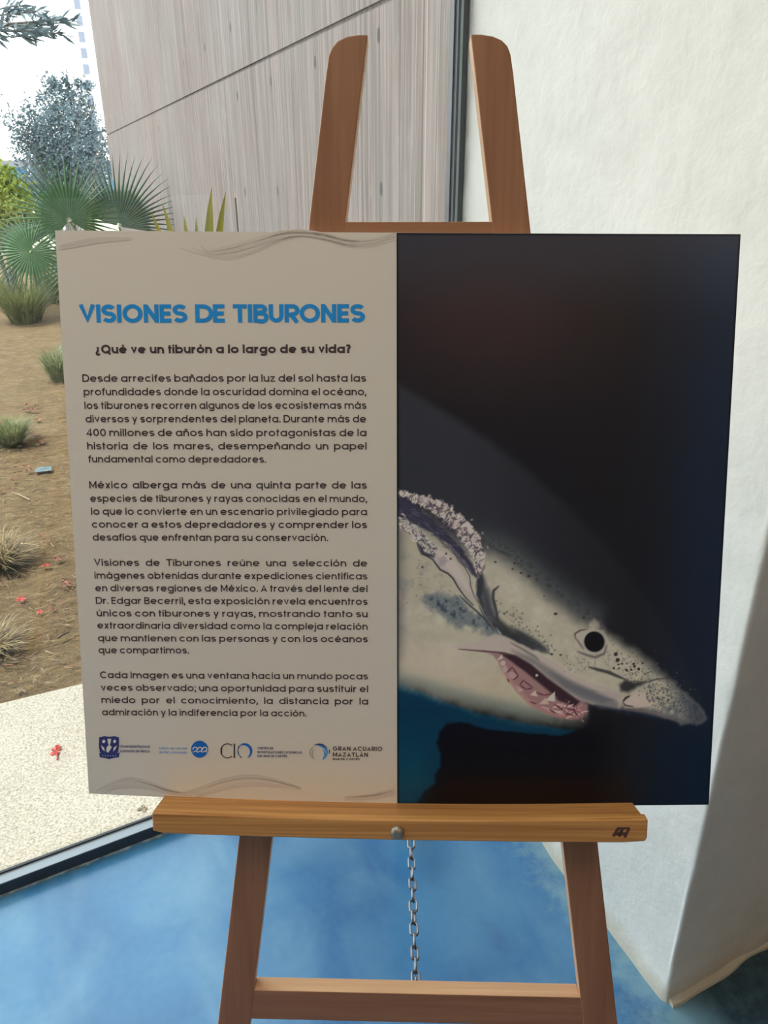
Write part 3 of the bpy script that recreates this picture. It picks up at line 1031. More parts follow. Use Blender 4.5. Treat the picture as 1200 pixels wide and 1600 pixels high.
def text_obj(name, lines, cap, w, mat, track=0.13, justify=True):
    verts, faces = [], []
    for text, x0, x1, y0, y1 in lines:
        set_line(verts, faces, text, loc(x0, y0), loc(x1, y1), cap, w, track, justify)
    o = mesh_obj(name, verts, faces, mat)
    return pan(o)
def px_len(x, y, dy):
    a, b = loc(x, y), loc(x, y - dy)
    return b[1] - a[1]
text_obj('title_text', [('VISIONES DE TIBURONES', 124.5, 570.5, 504.3, 503.8)], px_len(350, 504, 28.6), 0.225, M_BLUE, track=0.045, justify=False)
text_obj('subtitle_text', [('¿Qué ve un tiburón a lo largo de su vida?', 149.5, 548, 552.3, 551.6)], px_len(350, 552, 13.6), 0.225, M_INK, track=0.09, justify=False)
CAPB = px_len(350, 640, 11.6)
BW = 0.165
P1 = [('Desde arrecifes bañados por la luz del sol hasta las', 129, 572, 596.6, 596.4), ('profundidades donde la oscuridad domina el océano,', 131, 572.3, 617.6, 617.6),
      ('los tiburones recorren algunos de los ecosistemas más', 132.3, 572.5, 639.0, 638.8), ('diversos y sorprendentes del planeta. Durante más de', 134, 572, 660, 660),
      ('400 millones de años han sido protagonistas de la', 135.5, 572.6, 681.4, 681.6), ('historia de los mares, desempeñando un papel', 136.5, 572.8, 702.2, 702.4),
      ('fundamental como depredadores.', 138.5, 416, 722.6, 723)]
P2 = [('México alberga más de una quinta parte de las', 139.8, 573.2, 763, 763.4), ('especies de tiburones y rayas conocidas en el mundo,', 141.4, 573.5, 784, 784.6),
      ('lo que lo convierte en un escenario privilegiado para', 142.6, 573.5, 804.2, 805), ('conocer a estos depredadores y comprender los', 143.8, 573.5, 824.4, 825.2),
      ('desafíos que enfrentan para su conservación.', 145.2, 512.6, 844.6, 845.4)]
P3 = [('Visiones de Tiburones reúne una selección de', 147.4, 573.8, 884, 885.2), ('imágenes obtenidas durante expediciones científicas', 148, 574, 904, 905.4),
      ('en diversas regiones de México. A través del lente del', 149.2, 574.2, 923.8, 925), ('Dr. Edgar Becerril, esta exposición revela encuentros', 150, 574.4, 943.4, 945),
      ('únicos con tiburones y rayas, mostrando tanto su', 151.4, 574.5, 963, 964.4), ('extraordinaria diversidad como la compleja relación', 152.4, 574.6, 982, 984),
      ('que mantienen con las personas y con los océanos', 153.4, 574.7, 1001.8, 1003.6), ('que compartimos.', 154.2, 295.5, 1020.6, 1021)]
P4 = [('Cada imagen es una ventana hacia un mundo pocas', 156.6, 575, 1059.4, 1061.6), ('veces observado; una oportunidad para sustituir el', 158, 575.2, 1079, 1081.4),
      ('miedo por el conocimiento, la distancia por la', 158.8, 575.3, 1098.2, 1100.8), ('admiración y la indiferencia por la acción.', 159.8, 479, 1117.4, 1119.4)]
for P in (P1, P2, P3, P4):
    text_obj('paragraph', P, CAPB, BW, M_INK)

# ---- printed waves
def waves():
    def strand(verts, faces, pts, w0):
        P = np.array(pts, float)
        tt = np.arange(len(P)); ts = np.linspace(0, len(P) - 1, 14 * (len(P) - 1))
        # smooth interpolation (Catmull-Rom)
        Q = []
        for t_ in ts:
            i = min(int(t_), len(P) - 2); f = t_ - i
            p0, p1, p2, p3 = P[max(i - 1, 0)], P[i], P[i + 1], P[min(i + 2, len(P) - 1)]
            Q.append(0.5 * (2 * p1 + (p2 - p0) * f + (2 * p0 - 5 * p1 + 4 * p2 - p3) * f * f + (3 * p1 - p0 - 3 * p2 + p3) * f ** 3))
        base = len(verts); zz = 0.00012 + 0.00002 * (len(verts) % 11)
        for i, q in enumerate(Q):
            f = i / (len(Q) - 1)
            hw = 1.7 * w0 * max(0.08, math.sin(math.pi * min(1, max(0, 0.04 + f * 0.92))) ** 0.6) / 2
            for sg in (1, -1):
                a = loc(q[0], q[1] - sg * hw); verts.append((a[0], a[1], zz))
        for i in range(len(Q) - 1):
            faces.append((base + 2 * i, base + 2 * i + 1, base + 2 * i + 3, base + 2 * i + 2))
    up, dn, up2, dn2 = ([], []), ([], []), ([], []), ([], [])
    for k, (dy, w) in enumerate(((0, 3.2), (-6, 4), (-13, 5), (-20, 4))):
        v = up if k % 2 == 0 else up2
        strand(*v, [(282 + k * 16, 388 + dy * .3), (330, 402 + dy * .55), (365, 404 + dy), (405, 391 + dy * .9), (440, 376 + dy * .6), (472, 369 + dy * .35), (508, 375 + dy * .4), (545, 385 + dy * .5), (582, 385 + dy * .55), (618, 375 + dy * .55)], w)
    for k, (dy, w) in enumerate(((0, 3), (-5, 3.5))):
        strand(*up, [(92, 390 + dy), (125, 383 + dy), (160, 377 + dy * .7), (205, 374 + dy * .3)], w)
    for k, (dy, w) in enumerate(((0, 3.5), (6, 4), (12, 3))):
        v = dn if k % 2 == 0 else dn2
        strand(*v, [(150 + k * 6, 1236 + dy * .3), (180, 1222 + dy * .8), (207, 1217 + dy), (235, 1224 + dy * .7), (262, 1234 + dy * .4), (292, 1240 + dy * .2)], w)
        strand(*v, [(278 + k * 14, 1241 + dy * .3), (315, 1231 + dy * .9), (350, 1219 + dy), (392, 1213 + dy), (430, 1219 + dy * .7), (470, 1231 + dy * .2)], w + 0.6)
        strand(*v, [(538, 1245 + dy * .4), (575, 1243 + dy * .4), (600, 1238 + dy * .5), (617, 1233 + dy * .6)], w * .8)
    for nm, a, b in (('wave_print', up, M_WAVE), ('wave_print', up2, M_WAVE2), ('wave_print', dn, M_WAVE), ('wave_print', dn2, M_WAVE2)):
        pan(mesh_obj(nm, a[0], a[1], b))
waves()

# ---- logos
def fan_poly(verts, faces, pts, z):
    b = len(verts)
    for p in pts:
        a = loc(*p); verts.append((a[0], a[1], z))
    faces.append(tuple(b + k for k in range(len(pts)))[::-1])
def crescent(verts, faces, c, r0, r1, off, a0, a1, z, n=22):
    """band between an outer arc and a shifted inner arc, tapering at the ends"""
    b = len(verts)
    for i in range(n + 1):
        a = math.radians(a0 + (a1 - a0) * i / n)
        f = math.sin(math.pi * i / n) ** 0.7
        ro = r0; ri = r0 - (r0 - r1) * f
        for r in (ro, ri):
            q = loc(c[0] + r * math.cos(a) + off[0], c[1] - r * math.sin(a) + off[1]); verts.append((q[0], q[1], z))
    for i in range(n):
        faces.append((b + 2 * i, b + 2 * i + 1, b + 2 * i + 3, b + 2 * i + 2))
def logo_text(lines, cap_px, w, mat, name='logo_text', parent=None):
    verts, faces = [], []
    for text, x0, x1, y in lines:
        set_line(verts, faces, text, loc(x0, y), loc(x1, y + (x1 - x0) * 0.008), px_len(x0, y, cap_px), w, 0.16, justify=False)
    o = mesh_obj(name, verts, faces, mat)
    o.parent = parent
    return o
def logos():
    # university crest
    v, f = [], []
    fan_poly(v, f, [(155, 1152), (163, 1150), (171, 1151), (179, 1150), (186, 1152), (186, 1166), (185, 1174), (180, 1180), (171, 1184), (162, 1181), (156, 1175), (154.5, 1166)], 0.0003)
    fan_poly(v, f, [(155, 1176), (164, 1179), (171, 1181), (178, 1179), (187, 1175), (186, 1183), (178, 1184), (171, 1186), (163, 1184), (156, 1183)], 0.00032)
    crest = pan(mesh_obj('crest_logo', v, f, M_NAVY))
    v, f = [], []
    fan_poly(v, f, [(168, 1154), (174, 1154), (173, 1161), (171, 1165), (169, 1161)], 0.0006)
    fan_poly(v, f, [(160, 1157), (163, 1155), (165, 1158), (163, 1161), (160, 1160)], 0.0006)
    fan_poly(v, f, [(177, 1158), (179, 1155), (182, 1157), (181, 1160), (178, 1161)], 0.0006)
    fan_poly(v, f, [(171, 1163), (175, 1167), (172, 1172), (169, 1176), (166, 1173), (167, 1167)], 0.0006)
    fan_poly(v, f, [(158, 1164), (163, 1168), (164, 1174), (160, 1170)], 0.0006)
    fan_poly(v, f, [(183, 1164), (178, 1168), (177, 1174), (181, 1170)], 0.0006)
    for i in range(6):
        fan_poly(v, f, [(160 + i * 4, 1179.5 + 0.6 * (i % 2)), (162 + i * 4, 1180), (161 + i * 4, 1181.5)], 0.0006)
    mesh_obj('crest_figure', v, f, M_PALEPRINT, crest)
    logo_text([('Universidad Nacional', 187.5, 234.5, 1168), ('Autónoma de México', 187.5, 234.5, 1175.2)], 4.6, 0.17, M_NAVY, parent=crest)
    # round wave logo
    v, f = [], []
    fan_poly(v, f, [(312 + 13.3 * math.cos(a), 1170.5 + 13.3 * math.sin(a)) for a in np.linspace(0, 2 * math.pi, 40)[:-1]], 0.0003)
    wv = pan(mesh_obj('wave_logo', v, f, M_MIDBLUE))
    v, f = [], []
    for k, cx in enumerate((305, 312.5, 320)):
        pts = [(cx + 3.3 * math.cos(math.radians(a)), 1170.5 - 3.3 * math.sin(math.radians(a))) for a in np.linspace(-60, 190, 16)]
        pts = [(cx - 4.2, 1174.5), (cx - 2.5, 1173.5)][::-1] + [] if False else pts
        Q = [loc(*p) for p in pts]
        ribbon(v, f, Q, px_len(312, 1170, 1.5), lambda a, b: (a, b), 0.0006)
    Q = [loc(x, 1174 + 0.8 * math.sin((x - 300) * 0.85)) for x in np.linspace(301, 324, 30)]
    ribbon(v, f, Q, px_len(312, 1170, 1.2), lambda a, b: (a, b), 0.0006)
    mesh_obj('wave_mark', v, f, M_PALEPRINT, wv)
    logo_text([('Instituto de Ciencias', 248.5, 292.5, 1170.6), ('del Mar y Limnología', 248.5, 292.5, 1177)], 4.0, 0.13, M_STEELBLUE, parent=wv)
    # research centre logo: thin serif C and I, blue crescent
    v, f = [], []
    Q = [loc(355.6 + 10.4 * math.cos(math.radians(a)), 1173 - 11.0 * math.sin(math.radians(a))) for a in np.linspace(48, 312, 26)]
    ribbon(v, f, Q, px_len(350, 1170, 1.5), lambda a, b: (a, b), 0.0003)
    Q = [loc(346.2, 1178), loc(345.8, 1173), loc(346.2, 1168)]
    ribbon(v, f, Q, px_len(350, 1170, 2.6), lambda a, b: (a, b), 0.00032)
    Q = [loc(366.2, 1162.2), loc(366.2, 1183.6)]
    ribbon(v, f, Q, px_len(350, 1170, 2.2), lambda a, b: (a, b), 0.0003)
    for yy in (1162.4, 1183.4):
        ribbon(v, f, [loc(364.2, yy), loc(368.4, yy)], px_len(350, 1170, .8), lambda a, b: (a, b), 0.00034)
    ribbon(v, f, [loc(373.5, 1165), loc(371.6, 1172), loc(373, 1179), loc(377.5, 1184)], px_len(350, 1170, 1.5), lambda a, b: (a, b), 0.00036)
    cio = pan(mesh_obj('research_centre_logo', v, f, M_INK))
    v, f = [], []
    crescent(v, f, (382.5, 1173), 12.0, 7.6, (0, 0), 140, -72, 0.0004)
    mesh_obj('crescent_mark', v, f, M_MIDBLUE, cio)
    v, f = [], []
    crescent(v, f, (380, 1174), 9.2, 8.2, (0, 0), 260, 100, 0.0005)
    mesh_obj('crescent_line', v, f, M_STEELBLUE, cio)
    logo_text([('CENTRO DE', 402.5, 427, 1170.6), ('INVESTIGACIONES OCEÁNICAS', 402.5, 471.5, 1176.8), ('DEL MAR DE CORTÉS', 402.5, 448.5, 1182.6)], 3.6, 0.20, M_NAVY, parent=cio)
    # aquarium logo
    v, f = [], []
    crescent(v, f, (499, 1175), 13.2, 6.6, (0, 0), 118, -72, 0.0003)
    aq = pan(mesh_obj('aquarium_logo', v, f, M_STEELBLUE))
    v, f = [], []
    crescent(v, f, (499, 1175), 13.6, 11.2, (0, 0), 130, 20, 0.0006)
    crescent(v, f, (501.5, 1170), 15.5, 13.8, (-1.5, 2), 8, -22, 0.0006, 8)
    mesh_obj('emblem_shade', v, f, M_NAVY, aq)
    v, f = [], []
    crescent(v, f, (494, 1176), 10.5, 8.6, (0, 0), 265, 105, 0.0004)
    crescent(v, f, (497, 1177), 10.0, 8.0, (0, 0), 235, 130, 0.0005)
    mesh_obj('emblem_sand', v, f, M_GREYPRINT, aq)
    v, f = [], []
    crescent(v, f, (500, 1177), 9.6, 8.6, (0, 0), 105, 0, 0.0007)
    mesh_obj('emblem_line', v, f, M_PALEPRINT, aq)
    logo_text([('GRAN ACUARIO', 520, 597.5, 1172.6), ('MAZATLÁN', 520, 575, 1182.0)], 6.6, 0.20, M_INK, parent=aq)
    logo_text([('MAR DE CORTÉS', 520, 562, 1187.2)], 3.0, 0.24, M_INK, parent=aq)
logos()

# ---- the shark photograph printed on the right half, as a finely coloured sheet
def shark_print():
    nu, nv = 500, 820
    US = np.linspace(0, 1, nu); VS = np.linspace(0, 1, nv)
    tl, tr, br, bl = (619.6, 364), (1156.6, 366.4), (1106.6, 1256.6), (620.6, 1256)
    U, V = np.meshgrid(US, VS)
    # positions on the panel: interpolate in panel axes so the sheet follows the board's edges
    a = np.array(loc(*tl)); b = np.array(TR); c = np.array(BRc); d = np.array(loc(*bl))
    uL = 0.5
    pos = np.zeros((nv, nu, 2))
    for j in (0, 1):
        lo_m = np.array([bquad(uL + (1 - uL) * u, 0)[j] for u in US]); hi_m = np.array([bquad(uL + (1 - uL) * u, 1)[j] for u in US])
        # left border follows the photo's own left edge
        lo_m = lo_m + (d[j] - lo_m[0]) * (1 - US); hi_m = hi_m + (a[j] - hi_m[0]) * (1 - US)
        pos[:, :, j] = lo_m[None, :] * (1 - V) + hi_m[None, :] * V
    # picture coordinates of every point (the picture's own pixel grid)
    Wp = B0[None, None, :] + pos[..., 0:1] * S + pos[..., 1:2] * T
    cc = (Wp - CP) @ CAMR
    X = (600 + FPX * cc[..., 0] / cc[..., 2]).ravel(); Y = (800 + FPX * cc[..., 1] / cc[..., 2]).ravel()
    npt = X.size
    img = np.zeros((npt, 3))

    def sm(e0, e1, x):
        t_ = np.clip((x - e0) / (e1 - e0), 0, 1); return t_ * t_ * (3 - 2 * t_)
    def vnoise(x, y, seed):
        xi = np.floor(x).astype(np.int64); yi = np.floor(y).astype(np.int64); fx = x - xi; fy = y - yi
        fx = fx * fx * (3 - 2 * fx); fy = fy * fy * (3 - 2 * fy)
        def hsh(i, j):
            h_ = (i * 374761393 + j * 668265263 + seed * 982451653) & 0xffffffff
            h_ = ((h_ ^ (h_ >> 13)) * 1274126177) & 0xffffffff
            return ((h_ ^ (h_ >> 16)) & 0xffff) / 65535.0
        return (hsh(xi, yi) * (1 - fx) + hsh(xi + 1, yi) * fx) * (1 - fy) + (hsh(xi, yi + 1) * (1 - fx) + hsh(xi + 1, yi + 1) * fx) * fy
    def fbm(x, y, s, seed, o=4):
        r = 0; am = 0.5; tot = 0
        for k in range(o):
            r = r + am * vnoise(x / s * 2 ** k, y / s * 2 ** k, seed + k * 17); tot += am; am *= 0.55
        return r / tot
    def seld(x0, y0, x1, y1):
        return np.nonzero((X >= x0) & (X <= x1) & (Y >= y0) & (Y <= y1))[0]
    def sdist(pts, ix):
        """signed distance (negative inside) to a polygon"""
        x, y = X[ix], Y[ix]; dm = np.full(ix.size, 1e9); ins = np.zeros(ix.size, bool); n = len(pts)
        for i in range(n):
            (x0, y0), (x1, y1) = pts[i], pts[(i + 1) % n]
            ex, ey = x1 - x0, y1 - y0
            t_ = np.clip(((x - x0) * ex + (y - y0) * ey) / (ex * ex + ey * ey + 1e-9), 0, 1)
            dm = np.minimum(dm, np.hypot(x - x0 - t_ * ex, y - y0 - t_ * ey))
            if y0 != y1:
                cr = ((y0 > y) != (y1 > y)) & (x < ex * (y - y0) / (y1 - y0) + x0); ins ^= cr
        return np.where(ins, -dm, dm)
    def ldist(pts, ix):
        x, y = X[ix], Y[ix]; dm = np.full(ix.size, 1e9); par = np.zeros(ix.size)
        for i in range(len(pts) - 1):
            (x0, y0), (x1, y1) = pts[i], pts[i + 1]; ex, ey = x1 - x0, y1 - y0
            t_ = np.clip(((x - x0) * ex + (y - y0) * ey) / (ex * ex + ey * ey + 1e-9), 0, 1)
            dd = np.hypot(x - x0 - t_ * ex, y - y0 - t_ * ey)
            k = dd < dm; dm = np.where(k, dd, dm); par = np.where(k, (i + t_) / (len(pts) - 1), par)
        return dm, par
    def blend(ix, al, col):
        al = np.clip(al, 0, 1)[:, None]
        img[ix] = img[ix] * (1 - al) + np.asarray(col, float) * al
    def poly(pts, col, soft=2.0, al=1.0, wob=0.0, ws=8, seed=1):
        xs = [p[0] for p in pts]; ys = [p[1] for p in pts]; m_ = soft + wob + 3
        ix = seld(min(xs) - m_, min(ys) - m_, max(xs) + m_, max(ys) + m_)
        if ix.size == 0: return
        sd = sdist(pts, ix)
        if wob: sd = sd + (fbm(X[ix], Y[ix], ws, seed) - 0.5) * 2 * wob
        blend(ix, al * (1 - sm(-soft / 2, soft / 2, sd)), col)
    def stroke(pts, w, col, soft=1.2, al=1.0, taper=True, w2=None):
        xs = [p[0] for p in pts]; ys = [p[1] for p in pts]; m_ = w + soft + 2
        ix = seld(min(xs) - m_, min(ys) - m_, max(xs) + m_, max(ys) + m_)
        if ix.size == 0: return
        dd, par = ldist(pts, ix)
        ww = w / 2 * (np.sin(np.pi * np.clip(par * 0.9 + 0.05, 0, 1)) ** 0.5 if taper else 1)
        blend(ix, al * (1 - sm(-soft / 2, soft / 2, dd - ww)), col)
    def dot(x, y, r, col, soft=1.0, al=1.0, ry=None, ang=0):
        ry = ry or r; m_ = max(r, ry) + soft + 1
        ix = seld(x - m_, y - m_, x + m_, y + m_)
        if ix.size == 0: return
        dx, dy = X[ix] - x, Y[ix] - y; ca, sa = math.cos(ang), math.sin(ang)
        q = np.hypot((dx * ca + dy * sa) / r, (-dx * sa + dy * ca) / ry); 
        blend(ix, al * (1 - sm(1 - soft / (2 * r), 1 + soft / (2 * r), q)), col)
    ALLI = np.arange(npt)

    # water: near black with a brown bloom above, navy to the right, teal lower left
    img[:] = (24, 23, 24)
    g = lambda cx, cy, sx_, sy_: np.exp(-((X - cx) / sx_) ** 2 - ((Y - cy) / sy_) ** 2)
    blend(ALLI, 0.85 * g(760, 480, 210, 140), (50, 37, 34))
    blend(ALLI, 0.55 * sm(520, 360, Y), (54, 54, 58))  # grey towards the top: gloss on the sheet mixed into the print
    blend(ALLI, 0.85 * sm(960, 1150, X) * sm(330, 430, Y), (24, 33, 45))
    blend(ALLI, 0.45 * sm(1000, 1160, X) * sm(520, 380, Y), (48, 57, 67))
    blend(ALLI, 0.75 * sm(940, 1110, X) * sm(1080, 1190, Y), (15, 25, 36))
    blend(ALLI, 0.8 * sm(1090, 1170, Y) * sm(1000, 900, X), (10, 9, 12))
    blend(ALLI, 0.6 * g(800, 1240, 160, 40), (24, 18, 15))
    # dark back of the animal, just lighter than the water
    back = [(616, 592), (660, 618), (715, 652), (770, 688), (830, 735), (890, 790), (950, 850), (1010, 930), (1060, 1010), (1100, 1090), (1100, 1130), (900, 1100), (616, 1000)]
    ix = ALLI; sd = sdist(back, ix)
    fade = sm(1010, 700, X)
    blend(ix, (1 - sm(-14, 6, sd)) * (0.25 + 0.75 * fade) * 0.8, (45, 45, 48))
    blend(ix, (1 - sm(-160, -60, sd)) * 0.25, (52, 52, 54))
    # teal water below left
    teal = [(612, 1062), (680, 1090), (740, 1112), (800, 1126), (860, 1136), (900, 1140), (880, 1150), (820, 1146), (760, 1140), (720, 1128), (698, 1130), (690, 1142), (682, 1160), (688, 1178), (688, 1198), (680, 1210), (680, 1224), (662, 1236), (652, 1252), (648, 1262), (612, 1262)]
    poly(teal, (9, 44, 60), 7, 0.95, 2.5, 14, 31)
    ix = seld(612, 1090, 720, 1262)
    blend(ix, 0.6 * np.exp(-((X[ix] - 640) / 30) ** 2 - ((Y[ix] - 1210) / 50) ** 2), (8, 58, 72))
    blend(ix, 0.45 * np.exp(-((X[ix] - 650) / 60) ** 2 - ((Y[ix] - 1112) / 12) ** 2), (20, 34, 48))
    poly([(700, 1130), (735, 1131), (760, 1142), (900, 1152), (905, 1162), (800, 1170), (720, 1160), (694, 1160), (686, 1145)], (9, 10, 17), 8, 0.9, 3, 10, 3)

    # the pale body
    body = [(612, 790), (660, 800), (700, 830), (740, 850), (760, 850), (782, 852), (804, 864), (826, 882), (850, 905), (880, 930), (908, 952), (934, 968), (946, 984), (966, 996),
            (992, 1012), (1018, 1034), (1042, 1054), (1062, 1074), (1082, 1092), (1100, 1112), (1104, 1124), (1090, 1134), (1062, 1130), (1030, 1119), (1000, 1114), (968, 1110), (940, 1105), (918, 1099),
            (918, 1122), (908, 1130), (884, 1133), (850, 1131), (812, 1126), (776, 1117), (736, 1107), (696, 1095), (656, 1082), (612, 1068)]
    ix = seld(605, 740, 1125, 1160); sd = sdist(body, ix); x, y = X[ix], Y[ix]
    n1 = fbm(x, y, 60, 5); n2 = fbm(x, y, 14, 9); n3 = fbm(x, y, 5, 21)
    sdw = sd + (n2 - 0.5) * 10
    # softness: dorsal and belly edges fade, snout edge is crisp
    soft = np.where(x < 920, 22, 11) * (1 - 0.5 * sm(1000, 1080, x))
    al = 1 - sm(-1, 1, (sdw + soft * 0.45) / soft)
    base = np.array([149, 140, 118])[None] + (n1[:, None] - 0.5) * np.array([22, 22, 22]) + (n2[:, None] - 0.5) * 16 + (n3[:, None] - .5) * 8
    blend(ix, al, base)
    # belly, warmer and brighter
    blend(ix, al * sm(985, 1025, y + (n2 - .5) * 16) * sm(800, 690, x) * 0.7, (161, 146, 124))
    blend(ix, al * np.exp(-((x - 790) / 90) ** 2 - ((y - 1070) / 28) ** 2) * 0.45, (160, 143, 112))
    # greenish shading into the water under the jaw
    und = [(612, 1062), (656, 1074), (700, 1086), (740, 1098), (780, 1108), (820, 1118), (860, 1124), (900, 1126)]
    dd, par = ldist(und, ix)
    blend(ix, al * np.exp(-(dd / 15) ** 2) * 0.75 * sm(915, 860, x), (84, 98, 88))
    # dark upper edge of the head
    top = [(760, 846), (790, 858), (826, 884), (860, 914), (890, 938), (925, 960)]
    dd, par = ldist(top, ix)
    blend(ix, np.exp(-(dd / (15 + 10 * n2)) ** 2) * 0.75, (66, 67, 64))
    blend(ix, (1 - sm(0, 14, dd)) * sm(0.5, 0.62, n3) * 0.5, (40, 41, 42))
    top2 = [(940, 975), (970, 998), (1000, 1018), (1036, 1050), (1066, 1078), (1096, 1108)]
    dd, par = ldist(top2, ix)
    blend(ix, np.exp(-(dd / 11) ** 2) * 0.40 * al, (74, 76, 72))
    blend(ix, al * sm(1030, 1098, x) * 0.9, (50, 53, 60))
    blend(ix, al * sm(990, 1050, x) * sm(0.42, 0.62, fbm(x, y, 7, 77)) * 0.55, (66, 70, 70))

    # mottled grey cheek behind the gill
    ck = [(664, 930), (700, 926), (728, 942), (750, 958), (772, 978), (788, 994), (770, 992), (742, 984), (715, 976), (690, 966), (668, 950)]
    sdc = sdist(ck, ix) + (n2 - .5) * 26 + (n3 - .5) * 8
    blend(ix, (1 - sm(-9, 7, sdc)) * (0.55 + 0.5 * n3), (78, 86, 88))
    blend(ix, (1 - sm(-14, 2, sdc)) * sm(0.52, 0.66, n3) * 0.8, (46, 54, 60))
    sdc = sdist([(640, 862), (700, 880), (720, 920), (700, 935), (650, 930), (622, 915), (622, 880)], ix)
    blend(ix, (1 - sm(-20, 12, sdc)) * sm(0.5, 0.72, n2) * 0.40, (104, 106, 98))
    poly([(620, 918), (630, 926), (632, 936), (626, 940), (618, 934)], (120, 104, 96), 5, 0.6)

    # folds around the last gill slit
    blend_dark = [(612, 772), (640, 786), (668, 806), (692, 826), (712, 846), (730, 868), (744, 892), (752, 915), (744, 905), (728, 880), (706, 856), (684, 838), (658, 824), (632, 812), (612, 806)]
    poly(blend_dark, (48, 46, 56), 5, 0.95, 2.5, 8, 41)
    for _ in range(60):
        t_ = RNG.random(); k = RNG.integers(0, 6)
        px_ = 615 + t_ * 115; py_ = 785 + t_ * 85 + RNG.normal(0, 9)
        stroke([(px_, py_), (px_ + RNG.normal(8, 4), py_ + RNG.normal(6, 3))], 1.6, (84, 80, 88) if k < 3 else (36, 34, 44), 1.2, 0.7)
    # ragged pale frill above the slit
    frill = [(622, 768), (640, 776), (660, 783), (676, 790), (694, 800), (710, 814), (724, 828), (738, 846), (746, 866), (749, 886), (747, 900)]
    F = np.array(frill, float)
    hwid = [4, 6, 9, 12, 13, 14, 15, 14, 11, 8, 5]
    def along(t_):
        q = t_ * (len(F) - 1); i = min(int(q), len(F) - 2); f = q - i
        p = F[i] * (1 - f) + F[i + 1] * f; dr = F[i + 1] - F[i]; dr = dr / np.linalg.norm(dr)
        return p, np.array([-dr[1], dr[0]]), dr, hwid[i] * (1 - f) + hwid[i + 1] * f
    left = [tuple(along(t_)[0] - along(t_)[1] * along(t_)[3]) for t_ in np.linspace(0, 1, 20)]
    rite = [tuple(along(t_)[0] + along(t_)[1] * along(t_)[3] * 0.8) for t_ in np.linspace(0, 1, 20)]
    def crinkle(pts, soft, wob, sc, seed, pale, dark, al=1.0, stretch=1.0):
        xs = [p[0] for p in pts]; ys = [p[1] for p in pts]
        ix = seld(min(xs) - 14, min(ys) - 14, max(xs) + 14, max(ys) + 14)
        x, y = X[ix], Y[ix]
        # folds run across the band: turn the lookup 40 degrees and squeeze it
        ca, sa = 0.72, 0.69
        u_, v_ = (x * ca + y * sa), (-x * sa + y * ca) / stretch
        wv = fbm(x, y, 7, seed + 3)
        n = fbm(u_ + wv * 7, v_ + wv * 5, sc, seed, 3); n2_ = fbm(u_ * 1.3, v_, sc * .55, seed + 9, 2)
        rid = np.minimum(np.abs(n - 0.5), np.abs(n2_ - 0.5) * 0.9)
        k = sm(0.0, 0.06, rid)[:, None]
        shade = (0.80 + 0.40 * fbm(u_, v_, sc * .9, seed + 31, 2))[:, None]
        col = np.asarray(dark, float) * (1 - k) + np.asarray(pale, float) * shade * k
        sd_ = sdist(pts, ix) + (fbm(x, y, 6, seed + 5) - .5) * 2 * wob
        blend(ix, al * (1 - sm(-soft / 2, soft / 2, sd_)), col)
    crinkle(left + rite[::-1], 3, 6, 14, 51, (170, 154, 140), (66, 59, 63), 0.97, 1.6)
    for i in range(70):
        t_ = RNG.random(); p, nn, dr, hw = along(t_)
        c0 = p + nn * RNG.uniform(-1.0, 0.8) * hw
        an = RNG.normal(0.0, 0.9); dv = nn * math.cos(an) + dr * math.sin(an); ln_ = RNG.uniform(3, 10)
        v_ = RNG.random()
        col = (184, 168, 152) if v_ < 0.5 else ((84, 74, 78) if v_ < 0.8 else (50, 45, 52))
        stroke([tuple(c0), tuple(c0 + dv * ln_ * .5 + dr * RNG.normal(0, 2)), tuple(c0 + dv * ln_)], RNG.uniform(1.2, 2.6), col, 1.2, 0.75)
    for (x_, y_) in [(671, 774), (695, 788), (706, 790), (722, 806), (737, 812), (754, 833), (762, 855)]:
        dot(x_, y_, 1.5, (140, 130, 120), 1.6, 0.7, 2.4, RNG.uniform(0, 3))
    # lower leaf of the slit: pale fold
    fold = [(634, 820), (650, 828), (664, 842), (684, 852), (702, 862), (716, 878), (728, 896), (736, 916), (744, 938), (734, 934), (720, 918), (704, 900), (688, 888), (676, 872), (660, 856), (640, 842)]
    poly(fold, (147, 136, 124), 4, 0.95, 2, 8, 61)
    poly([(680, 856), (700, 866), (716, 884), (730, 908), (738, 930), (722, 914), (704, 894), (688, 878)], (164, 150, 134), 5, 0.6)
    poly([(686, 872), (694, 868), (700, 876), (694, 884), (686, 884)], (124, 112, 110), 6, 0.7)
    for (x_, y_) in [(697, 865), (704, 873), (660, 886)]:
        dot(x_, y_, 1.8, (52, 44, 46), 1.2, 0.9)
    crinkle([(620, 806), (636, 812), (656, 826), (672, 842), (684, 856), (676, 874), (664, 868), (656, 850), (640, 836), (624, 826)], 3, 3, 8, 91, (156, 146, 132), (50, 46, 54), 0.9, 0.6)
    for i in range(24):
        t_ = RNG.random()
        x_ = 625 + t_ * 52; y_ = 812 + t_ * 52 + RNG.normal(0, 6)
        an = RNG.normal(0.3, 0.6)
        col = (166, 155, 142) if RNG.random() < .5 else (60, 54, 62)
        stroke([(x_, y_), (x_ + 4 * math.cos(an), y_ + 4 * math.sin(an)), (x_ + 8 * math.cos(an + .4), y_ + 8 * math.sin(an + .4))], RNG.uniform(1.2, 2.4), col, 1.1, 0.85)
    # edge lines of the slit
    stroke([(658, 852), (662, 866), (676, 874), (682, 882), (688, 890), (700, 896), (708, 904), (716, 918), (726, 932), (740, 946)], 2.8, (44, 42, 48), 1.3, 0.95)
    stroke([(652, 848), (660, 864), (678, 870)], 6, (40, 38, 46), 3, 0.8)
    stroke([(690, 848), (704, 856), (714, 868), (724, 880), (732, 888), (738, 898)], 4, (70, 66, 76), 2, 0.9)
